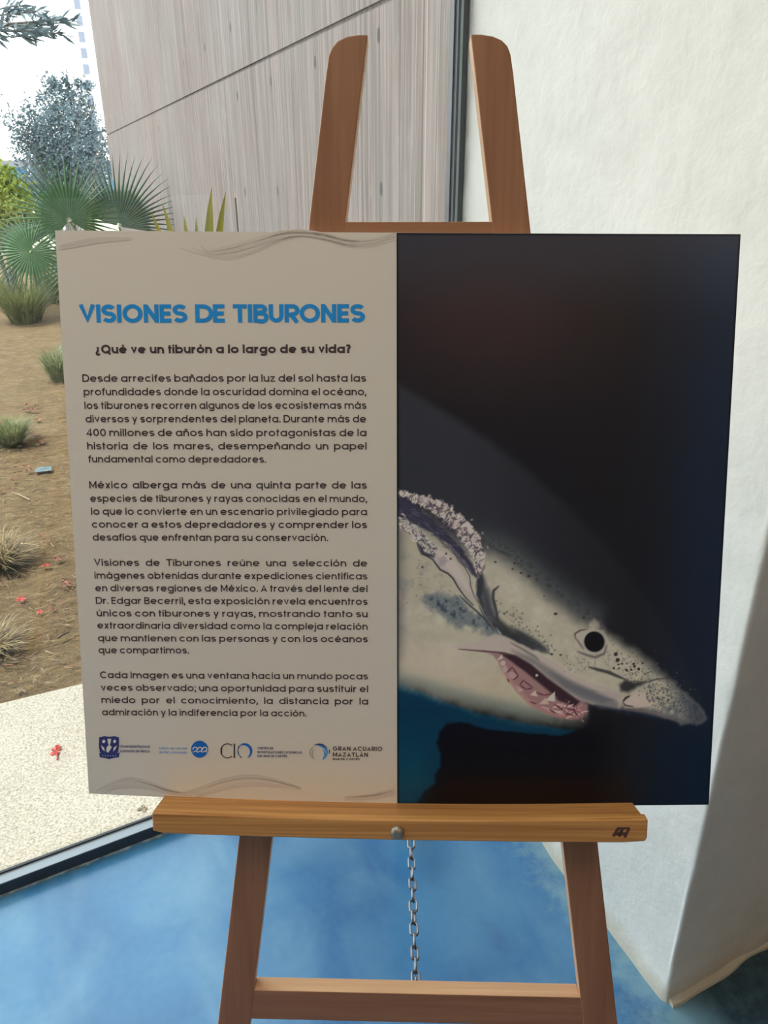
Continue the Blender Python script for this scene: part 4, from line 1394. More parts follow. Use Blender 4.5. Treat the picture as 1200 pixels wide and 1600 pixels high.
    stroke([(700, 858), (712, 868), (716, 876), (726, 886), (734, 900), (735, 914), (740, 930), (748, 944)], 1.6, (44, 42, 50), 1.0, 0.9)
    stroke([(735, 906), (742, 908), (748, 902)], 1.8, (158, 150, 140), 1.0, 0.9)
    stroke([(742, 908), (740, 918), (745, 930), (750, 940)], 1.8, (165, 158, 148), 1.0, 0.9)
    # dark hollow from the slit down to the jaw hinge
    poly([(745, 906), (753, 896), (756, 912), (752, 930), (757, 950), (763, 968), (778, 978), (792, 986), (806, 990), (820, 996), (836, 1010), (846, 1018), (830, 1014), (808, 1004), (790, 996), (776, 984), (766, 970), (756, 956), (748, 940), (744, 922)],
         (40, 41, 44), 6, 0.95, 2, 8, 71)
    stroke([(779, 916), (771, 923), (770, 934), (773, 946), (776, 958), (778, 970)], 5, (46, 46, 46), 3, 0.9)
    poly([(758, 922), (765, 918), (768, 930), (769, 946), (773, 958), (766, 960), (760, 946)], (92, 92, 88), 8, 0.7)
    poly([(806, 984), (820, 990), (836, 1000), (852, 1014), (862, 1022), (848, 1020), (830, 1010), (812, 1000)], (62, 62, 66), 6, 0.75)
    stroke([(718, 930), (732, 944), (746, 956), (758, 968), (772, 986)], 2.6, (44, 46, 52), 1.4, 0.9)
    stroke([(748, 946), (756, 962), (764, 974)], 2.2, (58, 60, 66), 1.4, 0.8)
    stroke([(775, 980), (783, 991)], 2.2, (180, 170, 155), 1.0, 0.8)
    stroke([(752, 900), (756, 925), (762, 952), (774, 974), (794, 988)], 15, (50, 51, 54), 12, 0.85)
    stroke([(775, 966), (790, 982), (812, 992), (838, 1006), (852, 1014)], 13, (46, 47, 45), 10, 0.8)
    # speckles where the jaw muscle meets the cheek
    for i in range(90):
        t_ = RNG.random()
        x_ = 776 + t_ * 88 + RNG.normal(0, 5); y_ = 952 + t_ * 62 + RNG.normal(0, 7)
        dot(x_, y_, RNG.uniform(0.7, 1.9), (70, 72, 64), 1.2, 0.55)
    # dotted pores above
    for (x_, y_, r_2) in [(774, 878, 1.8), (804, 880, 1.8), (801, 889, 1.6), (814, 895, 2.0), (826, 900, 2.4), (838, 905, 1.6), (868, 959, 2.6), (850, 931, 1.2), (862, 1022, 2.0), (876, 1023, 1.8), (912, 965, 2.0)]:
        dot(x_, y_, r_2 * 1.2, (40, 38, 36), 1.2, 0.9, r_2 * .8)
    stroke([(772, 856), (782, 862), (800, 868)], 4, (48, 49, 52), 3, 0.7)
    for i in range(70):
        x_ = RNG.uniform(622, 720); y_ = RNG.uniform(862, 945)
        if y_ > 830 + (x_ - 620) * .75 + 12:
            dot(x_, y_, RNG.uniform(.6, 1.4), (86, 84, 76), 1.2, 0.45)

    # upper lip: pale band from the mouth corner to under the snout
    lip = [(706, 1010), (740, 1004), (772, 990), (790, 994), (812, 1006), (838, 1020), (860, 1032), (886, 1046), (910, 1062), (940, 1074), (968, 1082), (972, 1098), (968, 1109), (940, 1105), (912, 1096), (888, 1084), (862, 1066), (838, 1044), (816, 1028), (792, 1021), (764, 1017), (730, 1016)]
    poly(lip, (152, 138, 124), 5, 0.9)
    poly([(800, 1016), (830, 1026), (860, 1044), (890, 1062), (920, 1076), (950, 1088), (966, 1098), (966, 1108), (940, 1103), (912, 1094), (886, 1080), (858, 1060), (836, 1040), (812, 1026)], (98, 93, 88), 10, 0.85)
    poly([(860, 1050), (900, 1070), (940, 1084), (962, 1094), (940, 1098), (905, 1086), (880, 1072)], (80, 79, 79), 10, 0.7)
    stroke([(798, 1004), (816, 1014), (836, 1026), (842, 1032)], 4, (88, 84, 76), 3, 0.7)
    stroke([(860, 1030), (890, 1046), (920, 1062), (948, 1072)], 6, (158, 146, 126), 5, 0.6)
    # mouth
    mouth = [(754, 1017), (776, 1019), (794, 1021), (812, 1026), (832, 1040), (854, 1058), (880, 1078), (902, 1092), (918, 1100), (918, 1116), (906, 1124), (886, 1122), (862, 1116), (842, 1108), (824, 1096), (808, 1080), (796, 1064), (786, 1048), (778, 1032), (768, 1022)]
    poly(mouth, (126, 92, 88), 6, 0.95, 1.5, 6, 81)
    poly([(780, 1020), (806, 1024), (830, 1038), (856, 1060), (884, 1080), (906, 1096), (898, 1104), (872, 1094), (846, 1072), (820, 1050), (800, 1034)], (44, 30, 34), 5, 0.95)
    poly([(800, 1040), (816, 1046), (836, 1062), (856, 1078), (870, 1090), (852, 1086), (832, 1072), (812, 1058)], (128, 100, 92), 6, 0.8)
    stroke([(716, 1014), (740, 1016), (764, 1018), (788, 1020), (806, 1025)], 2.4, (64, 42, 44), 1.4, 0.9)
    gum = [(782, 1036), (792, 1056), (806, 1074), (822, 1092), (842, 1106), (866, 1116), (892, 1120)]
    stroke(gum, 7, (148, 108, 98), 6, 0.6, False)
    stroke([(824, 1098), (846, 1110), (872, 1118), (900, 1122)], 5, (136, 92, 84), 5, 0.5)
    def tri(p, q, r, col=(176, 160, 140)):
        poly([p, q, r], col, 1.4, 0.95)
    tri((776, 1032), (784, 1022), (786, 1028)); dot(786, 1036, 4, (160, 142, 130), 1.5, 0.95); dot(789, 1045, 4, (150, 130, 120), 1.5, 0.9, 5)
    dot(800, 1055, 6.5, (146, 118, 110), 1.5, 0.95, 5, 0.6)
    for a_, b_ in (((793, 1050), (800, 1042)), ((800, 1042), (810, 1056)), ((810, 1056), (802, 1062)), ((812, 1070), (818, 1062)), ((818, 1063), (832, 1074)), ((832, 1075), (822, 1077)), ((822, 1077), (812, 1070)),
                   ((838, 1082), (850, 1086)), ((850, 1086), (862, 1084)), ((828, 1096), (838, 1100)), ((792, 1060), (796, 1066))):
        stroke([a_, b_], 2.2, (76, 40, 44), 1.2, 0.9)
    tri((852, 1094), (867, 1080), (867, 1096)); tri((828, 1086), (836, 1078), (840, 1088), (166, 148, 128)); tri((810, 1082), (806, 1070), (818, 1078), (150, 128, 116))
    tri((842, 1100), (852, 1090), (858, 1100), (160, 138, 122)); tri((862, 1106), (872, 1098), (880, 1106), (164, 136, 124)); tri((880, 1104), (896, 1101), (884, 1108), (170, 146, 134))
    for a_, b_, c_ in (((856, 1110), (876, 1112), (892, 1114)), ((874, 1100), (886, 1104), (896, 1100)), ((900, 1118), (910, 1112), (919, 1111)), ((884, 1122), (894, 1118), (904, 1112)), ((846, 1104), (864, 1110), (880, 1116))):
        stroke([a_, b_, c_], 2.2, (184, 150, 140), 1.2, 0.85)
    for a_, b_ in (((866, 1100), (884, 1112)), ((880, 1112), (896, 1118)), ((896, 1108), (904, 1122)), ((858, 1108), (868, 1114)), ((884, 1106), (898, 1110))):
        stroke([a_, b_], 2.6, (72, 34, 38), 1.4, 0.9)
    dot(838.5, 1055, 2.0, (196, 188, 186), 1.2, 0.9)
    for i in range(40):
        t_ = RNG.random(); x_ = 870 + t_ * 45; y_ = 1104 + t_ * 8 + RNG.normal(0, 5); an = RNG.normal(0.2, .8)
        stroke([(x_, y_), (x_ + 5 * math.cos(an), y_ + 5 * math.sin(an))], 1.6, (170, 126, 120) if RNG.random() < .5 else (88, 44, 48), 1.0, 0.8)

    # eye
    poly([(898, 990), (910, 985), (922, 982), (944, 984), (950, 1000), (946, 1018), (930, 1024), (910, 1018), (902, 1006)], (150, 138, 122), 4, 0.7)
    stroke([(899, 998), (898, 990), (906, 985), (917, 983)], 2.6, (74, 62, 58), 1.6, 0.9)
    stroke([(899, 996), (906, 1006), (912, 1014)], 3.0, (96, 82, 78), 2.0, 0.8)
    stroke([(902, 1018), (916, 1023), (930, 1027), (944, 1021), (948, 1008)], 4, (70, 68, 66), 3, 0.75)
    dot(929, 1003, 17.5, (120, 112, 102), 3, 0.9, 17)
    dot(928.5, 1002.5, 15.6, (20, 19, 21), 1.6, 1.0, 16, -0.5)
    poly([(920, 976), (928, 966), (936, 972), (938, 980), (926, 982)], (166, 150, 128), 6, 0.5)
    poly([(938, 966), (946, 980), (950, 994), (944, 988), (938, 978)], (90, 76, 74), 6, 0.55)

    # snout: nostril flap, creases and pores
    stroke([(920, 1042), (934, 1046), (950, 1050), (964, 1056), (976, 1061)], 5, (50, 48, 46), 3, 0.9)
    poly([(968, 1070), (978, 1062), (992, 1066), (1008, 1066), (994, 1074), (982, 1082), (970, 1080)], (40, 38, 38), 8, 0.95, 1.5, 6, 15)
    stroke([(990, 1064), (1008, 1066), (1022, 1062), (1036, 1060), (1050, 1058)], 2.6, (50, 50, 48), 2, 0.7)
    poly([(984, 1088), (996, 1080), (1014, 1084), (1022, 1092), (1018, 1102), (1000, 1106), (976, 1106), (974, 1098)], (162, 144, 128), 5, 0.85)
    stroke([(973, 1096), (978, 1090), (984, 1087)], 3.4, (46, 38, 38), 1.6, 0.95)
    stroke([(973, 1097), (977, 1102), (990, 1104)], 2.6, (60, 48, 46), 1.6, 0.85)
    poly([(950, 1078), (972, 1086), (970, 1092), (950, 1090), (930, 1082)], (140, 128, 116), 6, 0.6)
    stroke([(972, 1108), (1000, 1111), (1030, 1116), (1060, 1126)], 7, (96, 86, 84), 6, 0.75)
    stroke([(930, 1102), (972, 1112), (1010, 1118), (1046, 1128)], 7, (22, 28, 38), 7, 0.7)
    for i in range(240):
        t_ = RNG.random()
        x_ = 958 + t_ * 118 + RNG.normal(0, 5); y_ = 1028 + t_ * 66 + RNG.normal(0, 15)
        dot(x_, y_, RNG.uniform(0.7, 1.5), (70, 68, 60), 1.1, 0.6)
    for (x_, y_, r_2) in [(962, 1022, 3), (965, 1031, 3.2), (966, 1038, 1.6), (959, 1044, 1.8), (967, 1044, 1.5), (979, 1047, 2.2), (990, 1037, 2), (991, 1041, 2.2), (986, 1046, 1.8), (972, 1037, 1.6), (998, 1045, 2.2), (1004, 1036, 1.6)]:
        dot(x_, y_, r_2, (40, 33, 32), 1.2, 0.95)
    for i in range(80):
        x_ = RNG.uniform(880, 955); y_ = RNG.uniform(1022, 1050)
        dot(x_, y_, RNG.uniform(.7, 1.5), (92, 90, 78), 1.2, 0.5)
    for i in range(120):
        x_ = 1010 + RNG.random() * 85; y_ = 1085 + (x_ - 1010) * .35 + RNG.normal(0, 9)
        dot(x_, y_, RNG.uniform(.8, 1.8), (44, 46, 52), 1.2, 0.55)

    # thin dark rim of the printed sheet
    edge = np.minimum(np.minimum(U, 1 - U).ravel() * 500, np.minimum(V, 1 - V).ravel() * 890)
    blend(ALLI, 0.7 * sm(4.5, 1.0, edge), (14, 14, 18))

    colr = np.clip(1.13 * lin(np.clip(img, 0, 255)) / REF * ALB - np.array([0.010, 0.010, 0.010]), 0.002, 0.9)
    me = bpy.data.meshes.new('shark_photograph')
    co = np.zeros((npt, 3)); co[:, :2] = pos.reshape(-1, 2); co[:, 2] = 0.0005
    nf = (nu - 1) * (nv - 1)
    I = np.arange(npt).reshape(nv, nu)
    q = np.stack([I[:-1, :-1], I[:-1, 1:], I[1:, 1:], I[1:, :-1]], -1).reshape(-1)
    me.vertices.add(npt); me.vertices.foreach_set('co', co.ravel())
    me.loops.add(nf * 4); me.loops.foreach_set('vertex_index', q.astype(np.int32))
    me.polygons.add(nf); me.polygons.foreach_set('loop_start', np.arange(0, nf * 4, 4, dtype=np.int32))
    me.update(calc_edges=True)
    at = me.color_attributes.new('print', 'FLOAT_COLOR', 'POINT')
    at.data.foreach_set('color', np.concatenate([colr, np.ones((npt, 1))], 1).ravel().astype(np.float32))
    t = NT('printed_photograph')
    an = t.node('ShaderNodeAttribute', _attribute_name='print')
    t.color(an.outputs['Color'])
    t.set(0.38, 0, 0.3)
    me.materials.append(t.m)
    o = bpy.data.objects.new('shark_photograph', me); COL.objects.link(o)
    o['label'] = 'dark photograph of a white shark head'
    pan(o)
shark_print()

# ------------------------------------------------------------------ garden outside
M_FAN = leaf('grey_green_palm_leaf', (0.031, 0.082, 0.034), (0.075, 0.163, 0.068), 3, 0.3)
M_FAN2 = leaf('dull_green_palm_leaf', (0.041, 0.075, 0.051), (0.095, 0.150, 0.102), 3, 0.3)
M_STALK = plain('palm_stalk', (0.20, 0.25, 0.09), 0.6, var=0.2)
M_TRUNK = plain('fibrous_palm_trunk', (0.16, 0.12, 0.08), 0.95, var=0.4, scale=30)
M_AGAVE = leaf('yellow_green_strap_leaf', (0.20, 0.19, 0.030), (0.36, 0.31, 0.07), 5, 0.3)
M_TREE = leaf('haze_tinted_small_leaf', (0.075, 0.11, 0.125), (0.15, 0.21, 0.235), 2, 0.35)  # haze over the tree and sprays mixed into this leaf colour
M_BARK = plain('grey_bark', (0.20, 0.19, 0.18), 0.9, var=0.3)
M_SHRUB = leaf('bright_yellow_green_leaf', (0.136, 0.204, 0.034), (0.340, 0.374, 0.088), 3, 0.45)
M_GRASSG = leaf('green_straw_grass', (0.088, 0.116, 0.034), (0.218, 0.224, 0.088), 12, 0.35)
M_GRASSD = leaf('dry_straw_grass', (0.136, 0.095, 0.041), (0.313, 0.238, 0.116), 12, 0.3)
M_PETAL = leaf('coral_red_petal', (0.42, 0.045, 0.04), (0.55, 0.10, 0.08), 60, 0.3)
M_LITTER = plain('rust_red_dry_leaf', (0.17, 0.062, 0.038), 0.8, var=0.4, scale=50)

def fan_leaf(hub, axis, facing, R, spread, nseg, mat, parent, stalk_to=None, droop=0.12):
    """one fan-palm frond: pleated blade split into narrow pointed fingers"""
    axis = Vector(axis).normalized(); fc = Vector(facing); fc = (fc - axis * fc.dot(axis)).normalized(); sd = axis.cross(fc)
    hub = Vector(hub)
    verts, faces = [], []
    for i in range(nseg):
        a = math.radians(-spread / 2 + spread * i / (nseg - 1))
        da = math.radians(spread / nseg) / 2
        Rl = R * (1.0 - 0.22 * abs(a) / math.radians(spread / 2) ** 1.0 * 0.9) * random.uniform(0.93, 1.04)
        dirv = lambda q: axis * math.cos(q) + sd * math.sin(q)
        d0, dl, dr = dirv(a), dirv(a - da), dirv(a + da)
        b = len(verts)
        fold = R * 0.022
        ws = [(0.04, 1.0, 0), (0.42, 1.0, 0.0), (0.55, 0.62, 0.02), (0.78, 0.30, 0.07), (1.0, 0.0, 0.16)]
        for (k, wd, dz) in ws:
            c = hub + d0 * Rl * k + fc * (-droop * R * k * k) - Vector((0, 0, 1)) * dz * R * 0.5
            half = math.tan(da) * Rl * min(k, 0.42) * wd
            perp = (dr - dl).normalized()
            if wd == 0.0:
                verts.append(c)
            else:
                verts += [c - perp * half, c + fc * fold * wd * min(1, k * 2.2), c + perp * half]
        for k in range(3):
            o = b + 3 * k
            faces += [(o, o + 1, o + 4, o + 3), (o + 1, o + 2, o + 5, o + 4)]
        o = b + 9
        faces += [(o, o + 1, o + 3), (o + 1, o + 2, o + 3)]
    fr = mesh_obj('frond', verts, faces, mat, parent)
    if stalk_to is not None:
        v2, f2 = [], []
        st = Vector(stalk_to)
        mid = (hub + st) / 2 + Vector((0, 0, 0.12 * (hub - st).length))
        pts = [st * (1 - t_) ** 2 + mid * 2 * t_ * (1 - t_) + hub * t_ ** 2 for t_ in np.linspace(0, 1, 9)]
        tube(v2, f2, pts, [0.014 - 0.007 * t_ for t_ in np.linspace(0, 1, 9)], 6)
        mesh_obj('stalk', v2, f2, M_STALK, fr)
    return fr

def palm(base, label, fronds, trunk_h):
    root = empty('fan_palm', tuple(base), label, 'palm', )
    b = Vector(base)
    v, f = [], []
    pts = [Vector((0.02 * math.sin(3 * t_), 0.01 * t_, trunk_h * t_)) for t_ in np.linspace(0, 1, 8)]
    tube(v, f, pts, [0.10 + 0.012 * (k % 2) for k in range(8)], 12)
    mesh_obj('trunk', v, f, M_TRUNK, root, smooth=True)
    for (hub, ax, fc, R, sp, ns, mat) in fronds:
        fan_leaf(Vector(hub) - b, ax, fc, R, sp, ns, mat, root, stalk_to=(0, 0, trunk_h))
    return root
def dirpx(p0, p1, Y):
    """direction between two picture points at depth Y"""
    return Vector(at_y(*p1, Y)) - Vector(at_y(*p0, Y))
TOCAM = Vector((0.25, -1, 0.12))
YP = 5.6
h1, h2, h3 = at_y(108, 345, YP), at_y(186, 354, YP + 0.5), at_y(47, 393, YP - 0.3)
palm((h1[0] + 0.25, YP + 0.35, -0.02), 'grey-green fan palm with spiky open fronds left above the panel corner',
     [(h1, dirpx((108, 345), (84, 250), YP), (0.1, -1, 0.35), 0.47, 250, 38, M_FAN),
      (h3, dirpx((47, 393), (30, 420), YP - .3), (0.2, -1, 0.55), 0.30, 330, 40, M_FAN),
      ((h1[0] + 0.35, YP + 0.1, 0.72), (0.5, -0.4, 0.3), (0, -1, 0.4), 0.42, 260, 34, M_FAN),
      ((h1[0] - 0.25, YP + 0.5, 1.05), (-0.8, 0.3, 0.25), (0, -0.8, 0.6), 0.40, 240, 32, M_FAN2),
      ((h1[0] + 0.1, YP - 0.2, 0.5), (0.1, -1.0, -0.2), (0, -0.3, 1), 0.42, 280, 34, M_FAN)], 0.62)
palm((h2[0] + 0.1, YP + 0.95, -0.02), 'upright fan palm whose narrow fan stands against the concrete wall',
     [(h2, dirpx((186, 354), (200, 244), YP + .5), (-0.25, -1, 0.15), 0.58, 165, 30, M_FAN2),
      ((h2[0] + 0.3, YP + 0.7, 0.8), (0.6, -0.2, 0.5), (0, -1, 0.3), 0.42, 230, 30, M_FAN2),
      ((h2[0] - 0.3, YP + 0.9, 0.85), (-0.6, 0.2, 0.5), (0, -1, 0.3), 0.42, 230, 30, M_FAN2)], 0.6)

def strap_plant(base, tips, label):
    """yellow-green rosette of stiff pointed straps"""
    root = empty('strap_leaf_plant', tuple(base), label, 'plant')
    b = Vector(base)
    for (tip, w) in tips:
        tp = Vector(tip) - b
        d = Vector((tp.x, tp.y, 0))
        mid = Vector((tp.x * 0.25, tp.y * 0.25, tp.z * 0.74))
        verts, faces = [], []
        sdv = Vector((0, 0, 1)).cross(tp).normalized()
        sdv = (sdv + Vector((0.5, 0, 0))).normalized() if sdv.length < .1 else sdv
        # strap faces the viewer's side
        sdv = tp.cross(Vector((0.1, 1, 0.0))).normalized()
        ts = np.linspace(0, 1, 10)
        for t_ in ts:
            p = mid * 2 * t_ * (1 - t_) + tp * t_ ** 2
            hw = w * (0.75 + 0.6 * math.sin(math.pi * min(1, t_ * 1.0))) * (1 - t_ ** 7) * 0.5
            verts += [p - sdv * hw, p + Vector((0, 0.012, 0)) * (1 - t_), p + sdv * hw]
        for i in range(9):
            o = 3 * i
            faces += [(o, o + 1, o + 4, o + 3), (o + 1, o + 2, o + 5, o + 4)]
        mesh_obj('leaf_blade', verts, faces, M_AGAVE, root)
    return root
YA = 3.55
XA = float(at_y(305, 420, YA)[0])
strap_plant((XA, YA, -0.02), [(np.array([XA + r_a * math.cos(a_), YA + r_a * math.sin(a_), h_a]), 0.042) for a_, r_a, h_a in ((3.4, .36, .62), (4.0, .42, .55), (4.7, .40, .60), (5.3, .26, .66), (2.6, .34, .7), (1.9, .36, .72), (4.4, .2, .85), (1.2, .26, .8), (3.0, .18, .95))] + [(at_y(331, 291, YA), 0.044), (at_y(353, 298, YA - .05), 0.038), (at_y(253, 315, YA), 0.036), (at_y(236, 330, YA), 0.040),
            (at_y(287, 335, YA), 0.04), (at_y(306, 338, YA), 0.035), (at_y(385, 372, YA), 0.05), (at_y(225, 372, YA), 0.05), (at_y(345, 360, YA - .2), 0.05)],
            'yellow-green strap-leaved plant rising over the panel top beside the concrete wall')
def stem(p0, p1, label, c=(0.16, 0.13, 0.11)):
    v, f = [], []
    P0, P1 = Vector(p0), Vector(p1)
    tube(v, f, [(P0.lerp(P1, t_) - P0) + Vector((0.01 * math.sin(t_ * 5), 0, 0)) for t_ in np.linspace(0, 1, 8)], [0.008 - 0.004 * t_ for t_ in np.linspace(0, 1, 8)], 6)
    o = mesh_obj('dry_stem', v, f, plain('dry_stem_brown', c, 0.9))  # thin dry stem among the planting
    o.location = P0
    return tag(o, label, 'plant stem')
g = at_y(376, 372, 3.35)
stem((g[0], 3.35, 0.0), at_y(371, 309, 3.35), 'thin dark dry stem standing before the concrete wall right of the strap-leaved plant')

def leaves_mesh(verts, faces, centre_fn, n, size, flat=0.5, lance=2.4):
    for _ in range(n):
        c = centre_fn()
        d = Vector((random.gauss(0, 1), random.gauss(0, 1), random.gauss(0.2, 0.8))).normalized()
        s_ = d.orthogonal().normalized()
        s_.rotate(Matrix.Rotation(random.uniform(0, 6.28), 3, d))
        l = size * random.uniform(0.7, 1.3); w = l / lance
        b = len(verts)
        up = d.cross(s_) * w * 0.25
        verts += [c, c + d * l * 0.5 - s_ * w * 0.5 + up, c + d * l, c + d * l * 0.5 + s_ * w * 0.5 + up]
        faces += [(b, b + 1, b + 2), (b, b + 2, b + 3)]

def bushy_tree(base, h, blobs, nleaf, size, mat, label, cat='tree', name='garden_tree', sprigs=0):
    root = empty(name, tuple(base), label, cat)
    b = Vector(base)
    v, f = [], []
    for (c, r) in blobs:
        c = Vector(c) - b
        p0 = Vector((0, 0, 0)); m1 = Vector((c.x * 0.2, c.y * 0.2, c.z * 0.55))
        pts = [p0 * (1 - t_) ** 2 + m1 * 2 * t_ * (1 - t_) + c * t_ ** 2 for t_ in np.linspace(0, 1, 8)]
        tube(v, f, pts, [h * 0.018 * (1 - 0.75 * t_) for t_ in np.linspace(0, 1, 8)], 6)
        for _ in range(6):
            d = Vector((random.gauss(0, 1), random.gauss(0, 1), random.gauss(0.4, 1))).normalized() * r * 0.95
            tube(v, f, [c * 0.8, c * 0.9 + d * 0.5, c + d], [h * 0.006, h * 0.004, h * 0.0015], 5)
    mesh_obj('branches', v, f, M_BARK, root)
    v, f = [], []
    tot = sum(r ** 2 for _, r in blobs)
    for (c, r) in blobs:
        c = Vector(c) - b
        def cf():
            d = Vector((random.gauss(0, 1), random.gauss(0, 1), random.gauss(0, 1))).normalized()
            return c + d * r * random.random() ** 0.45
        leaves_mesh(v, f, cf, int(nleaf * r * r / tot), size)
        for _ in range(sprigs):
            d = Vector((random.gauss(0, .5), random.gauss(0, .5), random.uniform(.5, 1.2))).normalized()
            L = r * random.uniform(1.2, 1.75)
            def cs():
                t_ = random.uniform(.5, 1); return c + d * L * t_ + Vector((random.gauss(0, 1), random.gauss(0, 1), random.gauss(0, 1))) * 0.05 * r
            leaves_mesh(v, f, cs, 36, size * .9)
    mesh_obj('foliage', v, f, mat, root)
    return root
YT = 13.0
bl = [(at_y(px, py, YT + dy), r) for px, py, dy, r in [(58, 205, 0, .36), (92, 185, .3, .40), (120, 178, .2, .34), (110, 220, -.3, .5), (75, 240, 0, .5), (138, 228, .2, .36), (150, 265, .3, .32), (45, 228, .2, .28), (125, 255, 0, .55), (90, 270, -.2, .5), (88, 152, .1, .18), (124, 150, .1, .18)]]
bushy_tree((at_y(110, 300, YT)[0], YT, 0.0), 2.6, bl, 9000, 0.062, M_TREE, 'hazy blue-grey small-leaved tree beyond the fan palms', sprigs=5)
YS = 10.0
bl = [(at_y(px, py, YS + dy), r) for px, py, dy, r in [(5, 305, 0, .32), (28, 335, -.2, .30), (10, 350, -.3, .32), (40, 350, 0, .22), (-30, 300, .3, .45), (-25, 345, 0, .4), (2, 285, .2, .18)]]
bushy_tree((at_y(0, 365, YS)[0], YS, 0.0), 1.2, bl, 3200, 0.095, M_SHRUB, 'bright yellow-green shrub at the left picture edge', 'shrub', 'leafy_shrub')
YS2 = 17.0
bl = [(at_y(px, py, YS2), r) for px, py, r in [(70, 290, .42), (95, 292, .45), (122, 290, .5), (50, 296, .3), (150, 292, .45)]]
bushy_tree((at_y(80, 320, YS2)[0], YS2, 0.0), 1.6, bl, 1800, 0.13, M_TREE, 'low dark bush under the hazy tree before the blue building', 'shrub', 'leafy_shrub')

# sprays of a tree that reaches in at the top left corner
def overhang():
    Y = 6.0
    root = empty('overhanging_branch', tuple(at_y(-160, 40, Y)), 'feathery branch of hanging sprays in the top left corner of the sky', 'branch')
    b = Vector(at_y(-160, 40, Y))
    specs = [((-160, 40), (-60, 22), (38, 8)), ((-160, 40), (-40, 30), (62, 16)), ((-160, 40), (-20, 50), (60, 47)), ((-160, 40), (0, 45), (115, 34)), ((-160, 40), (-40, 60), (48, 57)), ((-60, 45), (30, 48), (96, 53)), ((-60, 40), (40, 38), (102, 28))]
    v, f = [], []; lv, lf = [], []
    for sp in specs:
        P = [Vector(at_y(*p, Y + random.uniform(-.3, .3))) - b for p in sp]
        pts = [P[0] * (1 - t_) ** 2 + P[1] * 2 * t_ * (1 - t_) + P[2] * t_ ** 2 for t_ in np.linspace(0, 1, 12)]
        tube(v, f, pts, [0.012 - 0.0095 * t_ for t_ in np.linspace(0, 1, 12)], 6)
        for i in range(46):
            t_ = random.uniform(.5, 1); k = min(int(t_ * 11), 10)
            c = pts[k].lerp(pts[k + 1], t_ * 11 - k)
            dr = (pts[11] - pts[6]).normalized()
            d = (dr * random.uniform(.5, 1.3) + Vector((random.gauss(0, .4), random.gauss(0, .4), random.gauss(-.1, .45)))).normalized()
            s_ = d.cross(Vector((random.gauss(0, 1), random.gauss(0, 1), random.gauss(0, 1)))).normalized()
            l = random.uniform(.05, .12); w = .010
            n0 = len(lv); lv += [c, c + d * l * .5 - s_ * w, c + d * l, c + d * l * .5 + s_ * w]; lf.append((n0, n0 + 1, n0 + 2, n0 + 3))
    mesh_obj('twigs', v, f, M_BARK, root); mesh_obj('needles', lv, lf, M_TREE, root)
overhang()

def tuft(base, R, H, n, mat, label, lean=0.6, wid=0.004, cat='grass', name='grass_tuft', down=0.0):
    v, f = [], []
    for _ in range(n):
        a = random.uniform(0, 2 * math.pi); r0 = R * 0.35 * math.sqrt(random.random())
        p = Vector((r0 * math.cos(a), r0 * math.sin(a), -0.01))
        a2 = a + random.gauss(0, .6)
        out = Vector((math.cos(a2), math.sin(a2), 0)) * R * random.uniform(.3, 1.1) * lean
        h = H * random.uniform(.45, 1.1)
        tip = p + out + Vector((0, 0, h * (1 - down * random.random())))
        mid = p + out * 0.35 + Vector((0, 0, h * 0.8))
        sd = Vector((-out.y, out.x, 0)).normalized() * wid
        b = len(v)
        for t_, k in ((0, 1), (.35, 1), (.7, .7), (1, 0)):
            q = p * (1 - t_) ** 2 + mid * 2 * t_ * (1 - t_) + tip * t_ ** 2
            if k: v += [q - sd * k, q + sd * k]
            else: v.append(q)
        f += [(b, b + 1, b + 3, b + 2), (b + 2, b + 3, b + 5, b + 4), (b + 4, b + 5, b + 6)]
    o = mesh_obj(name, v, f, mat)
    o.location = tuple(base)
    return tag(o, label, cat, None)
def gz(px, py): 
    p = at_z(px, py, 0.0); return (p[0], p[1], -0.01)
tuft(gz(18, 690), 0.17, 0.16, 420, M_GRASSG, 'olive-green rounded grass tuft on the bare earth at the left edge', 1.0, 0.003)
tuft(gz(-6, 880), 0.17, 0.15, 460, M_GRASSD, 'straw-brown grass tuft nearer the paving at the left edge', 1.0, 0.0025, down=0.5)
tuft(gz(-18, 1010), 0.13, 0.10, 260, M_GRASSD, 'dark dry grass tuft nearest the paving, cut by the left edge', 1.1, 0.002, down=0.7)
tuft(gz(95, 590), 0.20, 0.24, 360, leaf('soft_green_grass', (0.13, 0.16, 0.07), (0.26, 0.29, 0.15), 12, 0.4), 'soft green grass tuft half hidden behind the panel left edge', 0.9, 0.004)
tuft(gz(40, 500), 0.45, 0.42, 520, M_GRASSG, 'tall pale green grass clump under the fan palm at left', 0.8, 0.006)
tuft(gz(5, 470), 0.45, 0.40, 420, M_GRASSG, 'wide green-yellow grass clump below the yellow-green shrub', 0.8, 0.006)
tuft(gz(85, 470), 0.4, 0.5, 420, M_GRASSG, 'green grass clump right beside the fan palm trunk', 0.7, 0.006)

